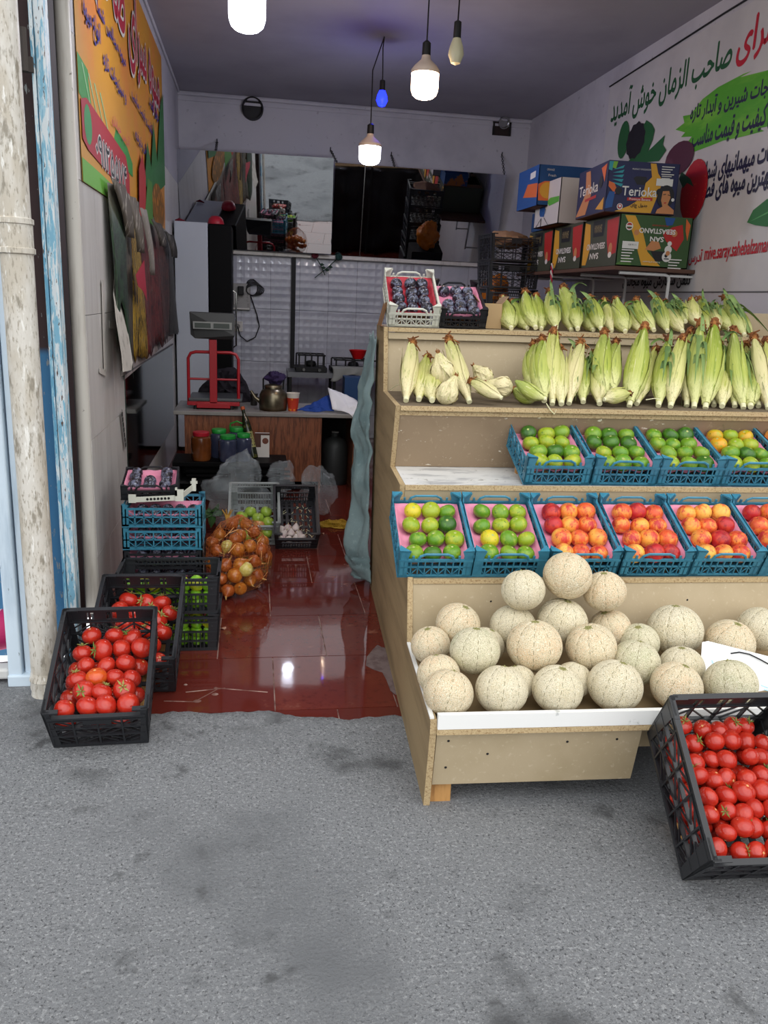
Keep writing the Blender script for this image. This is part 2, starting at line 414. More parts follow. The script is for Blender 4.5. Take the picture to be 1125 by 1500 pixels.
# worn cement patch in the tile beside the stand
pp = [atz(x, y, -.0015) for x, y in [(553, 945), (546, 952), (537, 963), (536, 975), (547, 981), (560, 985), (566, 996), (572, 1012), (580, 1018), (590, 1010), (575, 960), (566, 950), (558, 948)]]
g = MB(); g.poly(pp, (0, 0, .002)); g.build('cement_patch', mat('cement_patch', '#71615f', .9, layers=[('noise', 20, '#5d4b49', .4, .65)]), floor)
# debris lines of cement dabs (cracks mended) on the left front tile
g = MB()
for a, b_ in [((272, 1014), (330, 1008)), ((240, 1027), (285, 1028)), ((285, 1028), (318, 1010)), ((318, 1008), (392, 1014))]:
    A, B = atz(*a, -.0015), atz(*b_, -.0015); g.bar(A, B, .004, .002)
for c, r in [((289, 1027), .016), ((315, 1017), .014), ((316, 1008), .008), ((272, 1003), .008)]:
    C = atz(*c, -.001); g.lathe([(r, 0), (r*.6, .003)], 9, Matrix.Translation(C) @ Matrix.Diagonal((1, .8, 1, 1)))
o = g.build('mortar_smear', m_grout, floor); o['kind'] = 'stuff'

# walls
g = MB(); g.span((-1.0, 3.93, -.05), (XL-.008, YB+.2, ZC)); wl = struct(g.build('wall_left', m_joint))
zrows = [-.002, .26, .842, 1.42, 2.0, 2.58]
TWL = .35
ncol = int((YB-3.95)/TWL)+1
for c in range(ncol):
    y0 = 3.95+c*TWL; y1 = min(y0+TWL, YB)
    for a, b_ in zip(zrows[:-1], zrows[1:]):
        mb = MB(); mb.box((0, 0, 0), (.008, y1-y0-.003, b_-a-.003)); mb.build('tile', m_walltile_l, wl, loc=(XL-.004, (y0+y1)/2, (a+b_)/2))
g = MB(); g.span((-.768, 3.95, 2.58), (XL, YB, ZC)); g.build('plaster', m_plaster, wl)
# end face of the left wall
g = MB(); g.span((-.87, 3.925, -.03), (-.826, 3.945, ZC)); struct(g.build('trim_1', m_walltile_l))
g = MB(); g.tube([(-.79, 3.935, -.02), (-.79, 3.935, ZC)], .031, 14); struct(g.build('trim_2', m_trimwhite, smooth=True))
g = MB(); g.span((-1.3, 3.50, -.03), (-.755, 3.60, ZC)); g.span((-1.0, 3.6, -.03), (-.868, 3.94, ZC)); jamb = struct(g.build('trim_3', m_maroon))
g = MB(); g.span((-1.3, 3.46, -.03), (-.79, 3.50, ZC)); struct(g.build('door_1', m_jamb))
# shutter guide with peeling blue paint
gd = thing('shutter_guide', 'white and blue peeling painted steel shutter guide beside the cream drainpipe', 'shutter guide', (-.777, 3.40, 0))
g = MB(); g.span((-.014, -.04, -.01), (.0, .04, ZC)); g.build('channel', m_bluepeel, gd, bevel=.004)
g = MB(); g.span((.003, -.045, -.01), (.037, .04, ZC)); g.build('channel_lip', mat('peeling_white_paint', '#d5dde0', .5, layers=[('noise', 13, '#7fb3cb', .50, .54, (4, 4, .5)), ('noise', 30, '#9fc6d6', .55, .59, (4, 4, .6)), ('noise', 34, '#5b473f', .62, .65, (3, 3, .6))], bump=('noise', 12, .4, .01)), gd, bevel=.006)
# bracket high on the guide
g = MB(); g.span((-.075, -.055, 2.28), (-.005, -.035, 2.33)); g.tube([(-.03, -.06, 2.28), (-.03, -.06, 2.42)], .012, 8); g.build('bracket', mat('rusty_iron', '#4b4440', .8), gd)
# cream drainpipe
dp = thing('drainpipe', 'cream plastic drainpipe, scuffed and dirty, standing on the asphalt', 'drainpipe', (-.797, 3.03, 0))
g = MB(); g.lathe([(.050, .03), (.052, .06), (.053, 1.62), (.053, 3.48)], 28, caps=True); g.build('pipe', m_pipe, dp, smooth=True)
g = MB()
for z in (1.655, 1.75): g.lathe([(.053, z-.012), (.061, z-.008), (.061, z+.008), (.053, z+.012)], 28, caps=False)
g.lathe([(.0565, 1.655), (.0565, 1.75)], 28, caps=False); g.build('coupling', m_pipe, dp, smooth=True)
g = MB(); g.lathe([(.05, .0), (.056, .004), (.054, .02), (.058, .035), (.056, .06), (.06, .07), (.055, .085), (.053, .1)], 28); g.build('broken_foot', m_pipe, dp, smooth=True)
# neighbour's pale frame and dark doorway
xa, xb = atz(16, 1008).x, atz(47, 1008).x
g = MB(); g.span((xa-.01, 3.10, 0), (xa+.042, 3.18, ZC)); g.span((xa+.048, 3.12, 0), (xb+.06, 3.2, ZC)); g.span((xa-.012, 3.09, 0), (xb+.062, 3.21, .05)); struct(g.build('door_2', m_palepaint, bevel=.006))
g = MB(); g.span((-4, 3.9, -.03), (-1.3, 4.0, ZC)); g.span((-4, 3.3, -.03), (xa-.4, 3.9, .02)); struct(g.build('wall_neighbour', m_dark))  # blackened wall stands for the unlit depth of the neighbouring shop
g = MB(); g.span((-4, 3.12, .02), (xa-.012, 3.19, .065)); struct(g.build('trim_4', m_white, bevel=.01))
# pink patterned sack in the neighbour's doorway
sk = thing('sack', 'pink and white patterned sack low in the neighbouring doorway at left edge', 'sack', (xa-.17, 3.42, .02))
g = MB(); g.ball((0, 0, .09), .1, 18, 12, lambda d: Vector((d.x*.17, d.y*.1, d.z*.09))); g.build('sack_body', mat('pink_cloth', '#b3245f', .7, layers=[('wave', 4, '#d9c2cc', .72, .78)]), sk, smooth=True)
# back wall
g = MB(); g.span((XL-.3, YB+.008, -.05), (XR+.3, YB+.2, ZC)); wb = struct(g.build('wall_back', m_joint))
g = MB(); g.span((XL, YB-.0, 1.96), (XR, YB+.01, ZC)); g.build('plaster', m_plaster, wb)
zr = [-.002, .265, .83, 1.393, 1.958]
xt = [XL, .176-.315*2, .176-.315, .176]+[.176+.3115*i for i in range(1, 9)]+[XR]
for a, b_ in zip(xt[:-1], xt[1:]):
    for z0, z1 in zip(zr[:-1], zr[1:]):
        if b_-a < .02: continue
        mb = MB(); mb.box((0, 0, 0), (b_-a-.003, .008, z1-z0-.003)); mb.build('tile', m_backtile, wb, loc=((a+b_)/2, YB+.004, (z0+z1)/2))
g = MB(); g.span((XL, YB-.07, 1.945), (XR-.3, YB, 1.985)); struct(g.build('trim_5', m_trimwhite, bevel=.006))
g = MB(); g.tube([(XL, YB-.02, ZC-.02), (XR, YB-.02, ZC-.02)], .022, 8); struct(g.build('trim_6', m_plaster, smooth=True))
g = MB(); g.span((XL, YB-.012, ZC-.085), (XR, YB, ZC-.06)); struct(g.build('trim_7', m_plaster))
g = MB(); g.tube([(XL+.012, 3.95, ZC-.012), (XL+.012, YB, ZC-.012)], .014, 6); struct(g.build('trim_8', m_plaster))
# right wall, ceiling, unseen building front
g = MB(); g.span((XR, 3.05, -.05), (XR+.25, YB+.2, ZC)); struct(g.build('wall_right', m_plaster))
g = MB(); g.span((-1.3, 3.13, ZC), (XR+.25, YB+.2, ZC+.15)); struct(g.build('ceiling', m_ceiling))
g = MB(); g.span((-9, 3.13, ZC), (9, 3.33, 7.5)); g.span((XR+.25, 3.05, -.05), (9, 3.3, ZC)); struct(g.build('wall_front_unseen', mat('facade', '#a89f95', .85)))  # facade out of view, slab over the opening added to block sky light
g = MB(); g.span((-9, 3.3, -.05), (-4, 3.5, ZC)); struct(g.build('wall_front_left', mat('facade_left', '#a89f95', .85)))
# ================================================================== the stepped stand
SP0 = Vector((.536, 2.184, 0.))
SM = Matrix.Translation(SP0) @ Matrix.Rotation(math.radians(-3.1), 4, 'Z') @ Matrix.Rotation(math.radians(-.75), 4, 'Y')
SMI = SM.inverted()
def atv(x, y, v):
    """stand coordinates of the pixel's sight line where it meets the plane v"""
    o = SMI @ CAM; d = SMI.to_3x3() @ ray(x, y); return o + d*((v-o.y)/d.y)
stand = thing('display_stand', 'stepped beige chipboard display stand carrying melons, fruit crates and corn', 'display stand')
stand.matrix_world = SM
UR = 2.22
def side(u0, u1, name):
    prof = [(.0, .0), (-.05, .285), (-.05, .33), (.505, .33), (.56, .57), (.90, .57), (.885, .80), (.876, .845), (1.235, .845), (1.125, 1.085), (1.107, 1.128), (1.633, 1.128), (1.69, 1.425), (2.06, 1.425), (2.06, 0)]
    g = MB(); g.poly([(u0, v, z) for v, z in prof], (u1-u0, 0, 0)); g.mi = [0, 0]+[1]*len(prof)
    return g.build(name, [m_chipside, m_chipedge], stand)
side(0, .02, 'side_panel'); side(UR-.02, UR, 'side_panel')
U0, U1 = .021, UR-.021
def slab(name, m, p, q, th, em=None, u0=U0, u1=U1):
    """board whose cross-section runs from p to q (v,z), th thick downwards/backwards"""
    p, q = Vector((0, *p)), Vector((0, *q)); d = (q-p).normalized(); n = Vector((0, -d.z, d.y))
    g = MB(); P = [p, q, q-n*th, p-n*th]
    g.poly([(u0, k.y, k.z) for k in P], (u1-u0, 0, 0)); g.mi = [1, 1, 0, 1, 0, 1]
    return g.build(name, [m, em or m_chipedge], stand)
slab('shelf_board', m_chip, (1.66, 1.425), (2.058, 1.425), .02)
slab('edge_rail', m_chip, (1.668, 1.402), (1.690, 1.402), .03, m_chip)
slab('riser_board', m_chip, (1.642, 1.128), (1.694, 1.372), .016)
slab('shelf_board', mat('chipboard_dark', '#6e604e', .8, layers=[('noise', 8, '#5b4e3f', .45, .7)]), (1.107, 1.128), (1.64, 1.128), .02)  # corn shelf in a darker, mottled chipboard tone
slab('edge_rail', m_chip, (1.125, 1.106), (1.150, 1.106), .02)
slab('riser_board', m_scuff, (1.232, .846), (1.130, 1.086), .016)
slab('shelf_board', m_marble, (.876, .845), (1.232, .845), .022, m_chipedge)
slab('edge_rail', m_chip, (.893, .752), (.882, .822), .016)
slab('riser_board', m_chip, (.93, .565), (.93, .822), .016)
slab('shelf_board', m_chip, (.552, .566), (.93, .566), .02)
slab('riser_board', m_chip, (.505, .290), (.556, .544), .016)
slab('bin_floor', m_chipside, (-.04, .292), (.50, .292), .018)
g = MB(); g.span((.021, -.062, .304), (UR, -.044, .352)); g.build('front_lip', m_whitelam, stand)
g = MB(); g.span((-.001, -.045, .331), (.012, .505, .337)); g.build('white_strip', m_whitelam, stand)
g = MB(); g.span((.02, -.062, .285), (UR-.02, -.03, .303)); g.build('edge_rail', m_chipedge, stand)
slab('front_panel', m_chip, (.0, .075), (-.042, .284), .016, u0=.024, u1=.676)
slab('back_panel', m_chip, (.03, .172), (.03, .285), .016, u0=.68, u1=UR-.02)
g = MB()
for u, z in ((.062, .25), (.062, .145), (.19, .195), (.44, .235), (.60, .24)):
    g.lathe([(.0045, 0), (.003, .0015)], 8, Matrix.Translation((u, -.0005-(z-.075)*.2, z)) @ Matrix.Rotation(PI/2-.2, 4, 'X'))
for u in (.3, .75, 1.05): g.lathe([(.004, 0), (.003, .0015)], 8, Matrix.Translation((u, .538-.24*(.55-.50)/.25, .50)) @ Matrix.Rotation(PI/2, 4, 'X'))
o = g.build('screw', m_blackmat, stand); o['kind'] = 'stuff'
for u, v in ((.025, .02), (UR-.09, .02), (.025, 1.9), (UR-.09, 1.9)):
    g = MB(); g.span((u, v, -.0 if u < 1 else -.03), (u+.065, v+.06, .078 if v < 1 else .1)); g.build('foot', m_wood, stand)
for v, z0, z1 in ((.79, .566, .66), (1.10, .845, .915)):
    g = MB(); g.span((.03 if v < 1 else .53, v, z0), (U1, v+.03, z1)); g.build('batten', m_wood, stand)
slab('rear_board', m_chip, (2.03, 1.425), (2.045, 1.54), .016, u0=.56)

# ------------------------------------------------------------------ crates
def fruit_crate(label, cat, m, W=.272, L=.35, H=.112, posts=.03, group=None, name='fruit_crate', slots=False):
    root = thing(name, label, cat, group=group)
    g = MB()
    g.span((-W/2, 0, 0), (W/2, .012, .006)); g.span((-W/2, L-.012, 0), (W/2, L, .006))
    for k in range(7): x = -W/2+.006+k*(W-.012)/6; g.span((x-.008, .0, 0), (x+.008, L, .005))
    for k in range(1, 6): y = k*L/6; g.span((-W/2, y-.006, .001), (W/2, y+.006, .006))
    g.build('base', m, root)
    t = .006
    for s in (-1, 1):
        g = MB(); x = s*(W/2-t/2)
        g.span((x-t/2, 0, .0), (x+t/2, L, .014)); g.span((x-t/2-.002*s, 0, H-.016), (x+t/2+.002*s, L, H-.004)); g.span((x-t/2, 0, H*.5-.003), (x+t/2, L, H*.5+.003))
        n = 8
        for k in range(n+1): y = .02+k*(L-.04)/n; g.span((x-t/2, y-.003, .01), (x+t/2, y+.003, H-.01))
        for k in range(n):
            y0, y1 = .02+k*(L-.04)/n, .02+(k+1)*(L-.04)/n
            for z0, z1 in ((.014, H*.5), (H*.5, H-.014)):
                if k % 2: g.bar((x, y0, z0), (x, y1, z1), .003, .004, (s, 0, 0))
                else: g.bar((x, y1, z0), (x, y0, z1), .003, .004, (s, 0, 0))
        g.build('side_wall', m, root)
    for e in (0, 1):
        g = MB(); y = t/2 if e == 0 else L-t/2; h = H-.028
        g.span((-W/2, y-t/2, 0), (W/2, y+t/2, .012)); g.span((-W/2, y-t/2, h*.55), (W/2, y+t/2, h*.55+.006)); g.span((-W/2, y-t/2-.001, h-.008), (W/2, y+t/2+.001, h+.002))
        n = 9
        for k in range(n+1): x = -W/2+.02+k*(W-.04)/n; g.span((x-.002, y-t/2, .01), (x+.002, y+t/2, h-.004))
        for k in range(n):
            x0, x1 = -W/2+.02+k*(W-.04)/n, -W/2+.02+(k+1)*(W-.04)/n
            if k % 2: g.bar((x0, y, .012), (x1, y, h*.55), .003, .004, (0, 1, 0))
            else: g.bar((x1, y, .012), (x0, y, h*.55), .003, .004, (0, 1, 0))
        for x in (-W*.31, W*.31): g.span((x-.004, y-t/2, h), (x+.004, y+t/2, h+.018))
        # handle arch
        hw = W*.2
        g.tube([(-hw-.012, y, h-.002), (-hw-.004, y, h+.017), (-hw+.014, y, h+.026), (hw-.014, y, h+.026), (hw+.004, y, h+.017), (hw+.012, y, h-.002)], .0052, 6)
        g.build('end_wall', m, root)
    for sx in (-1, 1):
        for e in (0, 1):
            g = MB(); x = sx*W/2; y = 0 if e == 0 else L; d = 1 if e == 0 else -1
            top = H+posts-.012
            g.poly([(x, y, 0), (x-sx*.034, y, 0), (x-sx*.034, y, H-.012), (x-sx*.042, y, top-.006), (x, y, top)], (0, d*.006, 0))
            g.poly([(x, y, 0), (x, y+d*.034, 0), (x, y+d*.034, H-.006), (x, y+d*.022, top), (x, y, top)], (-sx*.006, 0, 0))
            g.poly([(x-sx*.004, y, top-.008), (x-sx*.040, y, top-.008), (x-sx*.004, y+d*.034, top-.008)], (0, 0, .007))
            g.build('corner_post', m, root)
    return root
def tray(label, m, W=.25, L=.325, cups=((0, 0),), z=.0, cat='tray', depth=.018):
    root = thing('fruit_tray', label, cat)
    def fn(a, b):
        x, y = (a-.5)*W, b*L+.012
        h = .012
        for cx, cy in cups:
            d = math.hypot(x-cx, y-cy); h -= depth*math.exp(-(d/.026)**2)
        e = min(a, 1-a, b, 1-b)
        if e < .06: h += (.06-e)/.06*.022
        return Vector((x, y, z+h+.003*noise.noise(Vector((x*30, y*30, 1)))))
    g = MB(); g.grid(fn, 26, 30); o = g.build('moulded_sheet', m, root, smooth=True, solid=.0015)
    # tray surface only: fold the single part into the thing itself
    COL.objects.unlink(root); bpy.data.objects.remove(root); o.name = 'fruit_tray'; tag(o, label, cat); return o
# ------------------------------------------------------------------ fruit
def tang_mesh(col1, col2, nm):
    m = mat(nm, col1, .36, layers=[('noise', 38, col2, .46, .66), ('rand', 7, col2, .4, 1.6), ('noise', 90, '#3f6a1c', .60, .72)], bump=('voro', 420, .15, .002), rand_off=True, coat=.15)
    root = thing('tangerine', 'x', 'tangerine')
    g = MB(); g.ball((0, 0, 0), 1, 20, 14, lambda d: Vector((d.x*.0365, d.y*.0365, d.z*.0315*(1-.10*max(0, (abs(d.z)-.8)/.2)))))
    g.build('peel', m, root, smooth=True)
    g = MB(); g.lathe([(.006, .0277), (.0035, .0292), (.001, .0287)], 7); g.build('stem_scar', m_scar, root, smooth=True)
    return Pool(root)
m_scar = mat('stem_scar', '#a8b06a', .7)
P_tang = {'dark green': tang_mesh('#2f5a16', '#4a7a1c', 'peel_dark_green'), 'mid green': tang_mesh('#5a8a1c', '#86a02a', 'peel_mid_green'),
          'yellow-green': tang_mesh('#86a022', '#a9ae2c', 'peel_yellow_green'), 'yellow': tang_mesh('#d3b81c', '#b8b524', 'peel_yellow'), 'orange-yellow': tang_mesh('#d99a1e', '#a7a324', 'peel_orange')}
def nect_mesh(c1, c2, c3, nm):
    m = mat(nm, c1, .38, layers=[('noise', 34, c2, .42, .60), ('noise', 42, c3, .50, .66, (1, 1, .35)), ('noise', 160, '#7d1c20', .60, .72, (1, 1, .4)), ('z', 1, c3, .022, .042)], rand_off=False, bump=('noise', 40, .06, .002))
    root = thing('nectarine', 'x', 'nectarine')
    def fn(d):
        a = math.atan2(d.y, d.x); cr = 1-.075*math.exp(-(a/.16)**2)*(1-.25*abs(d.z))-.11*math.exp(-((1-d.z)/.045)) - .04*math.exp(-((1+d.z)/.05))
        return Vector((d.x*.0375, d.y*.0375, d.z*.036))*cr
    g = MB(); g.ball((0, 0, 0), 1, 28, 16, fn); g.build('skin', m, root, smooth=True)
    g = MB(); g.lathe([(.004, .0305), (.003, .0325), (.0005, .0320)], 6); g.build('stem_scar', mat('nectarine_scar', '#6b3a22', .8), root, smooth=True)
    return Pool(root)
P_nect = {'red': nect_mesh('#b8262a', '#c8422b', '#8e1824', 'skin_red'), 'orange-red': nect_mesh('#d8582e', '#e8923f', '#b92a2c', 'skin_orange_red'), 'yellow-red': nect_mesh('#eba745', '#e8843a', '#c63a30', 'skin_yellow_red'), 'yellow': nect_mesh('#f0b955', '#ecaa48', '#d9693a', 'skin_yellow')}
def plum_pool():
    m = mat('plum_skin', '#1d141f', .42, layers=[('noise', 50, '#6a6e84', .46, .62), ('noise', 110, '#b4b8c8', .56, .70)], rand_off=True)
    root = thing('plum', 'x', 'plum')
    def fn(d):
        a = math.atan2(d.y, d.x); return Vector((d.x*.0295, d.y*.0295, d.z*.029))*(1-.05*math.exp(-(a/.14)**2)-.07*math.exp(-(1-d.z)/.05))
    g = MB(); g.ball((0, 0, 0), 1, 20, 12, fn); g.build('skin', m, root, smooth=True)
    g = MB(); g.tube([(0, 0, .025), (.002, 0, .033)], .0013, 5); g.build('stem', m_scarb, root)
    return Pool(root)
m_scarb = mat('plum_stem', '#5a4a32', .8)
P_plum = plum_pool()
COLS3, ROWS4 = ['left', 'middle', 'right'], ['front', 'second', 'third', 'back']
CUPS = [(x, y) for y in (.050, .122, .194, .266) for x in (-.068, 0, .068)]
def cups_st(): return [(x+(.012 if j % 2 else -.004), y) for j, y in enumerate((.042, .123, .204, .285)) for x in (-.070, 0, .070)]
def fill_crate(M, pools, colours, fruit, where, cups, zc=.078, jig=.005, lift_front=0):
    for k, (x, y) in enumerate(cups):
        c = colours[k]
        if c is None: continue
        p = M @ Vector((x+rnd.uniform(-jig, jig), y+rnd.uniform(-jig, jig), zc+rnd.uniform(-.003, .003)))
        pool = pools[c] if isinstance(pools, dict) else pools
        tilt = Matrix.Rotation(rnd.uniform(-.55, .55)+.25, 3, 'X') @ Matrix.Rotation(rnd.uniform(-.5, .5), 3, 'Y') @ Matrix.Rotation(rnd.uniform(0, 6.28), 3, 'Z')
        if fruit == 'nectarine': tilt = rrot()
        if fruit == 'plum': tilt = rrot()
        s = rnd.uniform(.93, 1.07)
        n = len(cups)
        row, col = divmod(k, 3)
        nm = ROWS4[row] if n == 12 else ORD[row]
        pool.get('%s %s, %s row %s, in %s' % (c, fruit, nm, COLS3[col], where), Matrix.Translation(p) @ tilt.to_4x4() @ Matrix.Scale(s, 4))
DG, MG, YG, YE, OY = 'dark green', 'mid green', 'yellow-green', 'yellow', 'orange-yellow'
RD, OR, YR, YL = 'red', 'orange-red', 'yellow-red', 'yellow'
# colours are listed front row first, left to right
lower = [(.098, 'tangerine', [MG, DG, MG, MG, MG, YG, YG, YG, DG, YE, YG, MG]), (.375, 'tangerine', [MG, MG, MG, YE, MG, YG, MG, YG, YG, MG, MG, YG]),
         (.655, 'nectarine', [YL, OR, OR, YR, OR, YR, RD, YR, OR, RD, YR, OR]), (.935, 'nectarine', [YL, RD, RD, OR, YR, OR, OR, YR, OR, OR, RD, OR]),
         (1.215, 'nectarine', [YL, YR, OR, YR, RD, OR, YR, OR, RD, YR, YL, YL]), (1.495, 'nectarine', [OR, YR, OR, OR, RD, YR, OR, OR, RD, RD, OR, YR])]
upper = [(.637, 'tangerine', [YG, YG, YG, MG, DG, MG, YG, YG, YG, DG, YG, MG]), (.918, 'tangerine', [MG, MG, MG, YG, MG, MG, DG, DG, DG, MG, DG, MG]),
         (1.194, 'tangerine', [YG, MG, DG, MG, MG, MG, MG, MG, MG, MG, DG, DG]), (1.468, 'tangerine', [YG, YG, MG, MG, DG, MG, OY, YG, YG, OY, YG, OY])]
crateP = Pool(fruit_crate('x', 'crate', m_bluepl))
trayP = tray('x', m_pink, cups=cups_st(), z=.046); trayP = Pool(trayP)
place = ['leftmost', 'second from left', 'third from left', 'fourth from left', 'fifth from left', 'cut off at right']
short = ['leftmost', 'second', 'third', 'fourth', 'fifth', 'sixth']
for rows, v, z, th, stepname in ((lower, .562, .568, 24, 'lower'), (upper, .882, .848, 19, 'upper')):
    for i, (u, fr, cols) in enumerate(rows):
        M = SM @ Matrix.Translation((u, v, z)) @ Matrix.Rotation(math.radians(th), 4, 'X') @ Matrix.Rotation(rnd.uniform(-.012, .012), 4, 'Z')
        crateP.get('blue plastic crate of %ss, %s in the %s row of crates' % (fr, place[i], stepname), M, 'blue fruit crates on the stand')
        trayP.get('pink moulded tray inside the %s blue crate of the %s row' % (short[i], stepname), M, 'pink trays in the blue crates')
        fill_crate(M, P_tang if fr == 'tangerine' else P_nect, cols, fr, '%s crate of %s row' % (short[i], stepname), cups_st(), zc=.082)
bc = fruit_crate('black plastic crate at the right end of the upper crate row', 'crate', m_blackpl)
M = SM @ Matrix.Translation((1.745, .882, .848)) @ Matrix.Rotation(math.radians(19), 4, 'X'); bc.matrix_world = M
trayP.get('pink moulded tray inside the black crate of the upper row', M)
fill_crate(M, P_nect, [OR, YR, OR, OR, YR, RD, OR, OR, YR, YL, YR, OR], 'nectarine', 'black crate of upper row', cups_st(), zc=.082)
# ------------------------------------------------------------------ melons
def melon_pool(c1, c2, nm):
    m = mat(nm, c1, .7, layers=[('noise', 1.3, c2, .42, .66), ('edge', 15, '#e6dfc9', .10, .02), ('noise', 26, '#8c8664', .575, .64), ('noise', 48, '#6b664a', .60, .66)], bump=[('edge', 15, .3, .02), ('noise', 30, .3, .02)], rand_off=True)
    m2 = mat(nm+'_seam', '#857d5e', .8)
    root = thing('melon', 'x', 'melon')
    N = 10
    def fn(d):
        a = math.atan2(d.y, d.x); ph = (a*N/(2*PI)) % 1; s = min(ph, 1-ph)*2*PI/N*math.sqrt(max(0, 1-d.z*d.z))
        return Vector((d.x, d.y, d.z*.93))*(1-.028*math.exp(-(s/.035)**2)-.05*math.exp(-(1-d.z)/.02))
    g = MB(); g.ball((0, 0, 0), 1, 80, 28, fn); g.build('rind', m, root, smooth=True, ang=80)
    g = MB()
    for k in range(N):
        a = 2*PI*k/N
        g.tube([(math.sin(t)*math.cos(a)*.972, math.sin(t)*math.sin(a)*.972, math.cos(t)*.972*.93) for t in [.28+.32*i for i in range(8)]], [.004]+[.015]*6+[.004], 4)
    o = g.build('seam', m2, root); o['kind'] = 'stuff'
    g = MB(); g.lathe([(.15, .868), (.135, .895), (.09, .895), (.07, .875), (.0, .87)], 12); g.tube([(0, 0, .87), (.02, 0, .93)], [.045, .03], 6)
    for k in range(5): a = k*1.25; g.bar((.1*math.cos(a), .1*math.sin(a), .885), (.2*math.cos(a), .2*math.sin(a), .88), .03, .01)
    g.build('stem_end', mat(nm+'_stem', '#8d8a58', .8), root, smooth=True)
    return Pool(root)
P_mel = {'cream': melon_pool('#d9cdb0', '#d3c5a3', 'melon_cream'), 'peach': melon_pool('#d9c6a3', '#dcbf98', 'melon_peach'), 'greenish': melon_pool('#cfc6a6', '#bfbc98', 'melon_greenish')}
MEL = [ # u, v, z, R, colour, label
 (.067, .034, .376, .079, 'peach', 'tan melon at the left end of the front row in the bin'),
 (.238, .042, .378, .083, 'cream', 'large cream melon, second from left in the front row, green stem star'),
 (.418, .040, .378, .081, 'cream', 'cream netted melon, third from left in the front row'),
 (.610, .048, .382, .088, 'cream', 'biggest cream melon, fourth from left in the front row'),
 (.813, .042, .379, .083, 'peach', 'tan melon, fifth from left in the front row, beside the sign'),
 (1.000, .05, .380, .085, 'greenish', 'grey-green melon in the front row in front of the white sign'),
 (.052, .133, .39, .070, 'peach', 'tan melon low behind the leftmost front melon'),
 (.180, .190, .445, .083, 'greenish', 'green-netted melon resting between the two leftmost front melons'),
 (.383, .200, .455, .092, 'peach', 'ribbed peach melon with dark seams, resting above the front row'),
 (.585, .215, .44, .085, 'peach', 'round tan melon resting above the third and fourth front melons'),
 (.729, .175, .40, .082, 'greenish', 'green melon lying behind the fourth and fifth front melons'),
 (.901, .190, .372, .077, 'cream', 'half-hidden cream melon behind the fifth front melon'),
 (.058, .338, .40, .069, 'peach', 'tan melon at the bin\'s left wall, furthest back'),
 (.165, .405, .448, .080, 'peach', 'two-toned peach melon high at the left of the heap'),
 (.362, .395, .44, .083, 'cream', 'cream melon behind the ribbed peach melon'),
 (.537, .385, .46, .091, 'cream', 'big cream melon with a star stem, beneath the topmost melon'),
 (.727, .410, .42, .077, 'peach', 'tan melon right of the star-stem melon, tilted'),
 (.808, .335, .40, .072, 'greenish', 'grey-green melon peeping out behind the tilted tan melon'),
 (.967, .395, .42, .100, 'cream', 'large lone cream melon against the bin\'s back board'),
 (1.157, .347, .39, .088, 'peach', 'pinkish ribbed melon behind the white sign'),
 (1.312, .415, .412, .086, 'cream', 'ribbed cream melon at the right frame edge'),
 (.384, .380, .585, .077, 'cream', 'cream melon second highest in the heap, at upper left'),
 (.546, .400, .630, .086, 'peach', 'smooth peach melon on top of the heap'),
 (.694, .415, .565, .077, 'peach', 'tan melon just right of the topmost melon'),
 (.250, .330, .40, .066, 'cream', 'cream melon hidden in the gap behind the green-netted melon'),
 (.310, .115, .365, .060, 'cream', 'small cream melon in the gap under the ribbed peach melon'),
 (.50, .125, .366, .062, 'cream', 'small cream melon in the gap behind the third front melon')]
for i, (u, v, z, R, c, lab) in enumerate(MEL):
    r2 = random.Random(i*13+1)
    tilt = Matrix.Rotation(r2.uniform(-.45, .25), 3, 'X') @ Matrix.Rotation(r2.uniform(-.4, .4), 3, 'Y') @ Matrix.Rotation(r2.uniform(0, 6), 3, 'Z')
    if i in (22, 8): tilt = Matrix.Rotation(-.15 if i == 8 else -.9, 3, 'X') @ Matrix.Rotation(.5 if i == 22 else 0, 3, 'Y')
    P_mel[c].get(lab, SM @ Matrix.Translation((u, v, z)) @ tilt.to_4x4() @ Matrix.Scale(R, 4))
# white sign leaning on the melons
A = SM @ atv(1029, 937, .27); B = SM @ atv(1180, 975, .20); Cc = SM @ atv(1160, 1040, .13); D = SM @ atv(1024, 1010, .13)
sg = thing('price_sign', 'blank-looking white plastic sign leaning on the melons at right edge', 'sign', D)
sg.matrix_world = Matrix.Translation(D); off = -D
X = (B-A).normalized(); N = X.cross((A-D).normalized()).normalized()
g = MB(); g.poly([D+off, Cc+off, B+off, A+off+X*.02, A+off-(A-D).normalized()*.01], -N*.003); sheet = g.build('sheet', mat('sign_white', '#f2f3f4', .45), sg)
def bil(a, b): return (D*(1-a)+Cc*a)*(1-b)+(A*(1-a)+B*a)*b + off
n_out = -N if (CAM-D).dot(-N) > 0 else N
g = MB(); g.tube([bil(a, b)+n_out*.0042 for a, b in ((.28, .85), (.36, .92), (.46, .93), (.56, .88), (.66, .82))], .0028, 5); g.build('marker_stroke', mat('marker_black', '#17171c', .6), sheet)
g = MB()
for a0, b0, a1, b1 in ((.1, .62, .14, .5), (.14, .5, .22, .52), (.25, .62, .36, .6), (.3, .56, .45, .5), (.62, .35, .8, .3), (.66, .28, .86, .26), (.12, .4, .2, .36)):
    g.bar(bil(a0, b0)+n_out*.004, bil(a1, b1)+n_out*.004, .004, .0012, n_out)
g.build('faded_stroke', mat('marker_faded', '#a9d4e6', .6), sheet)
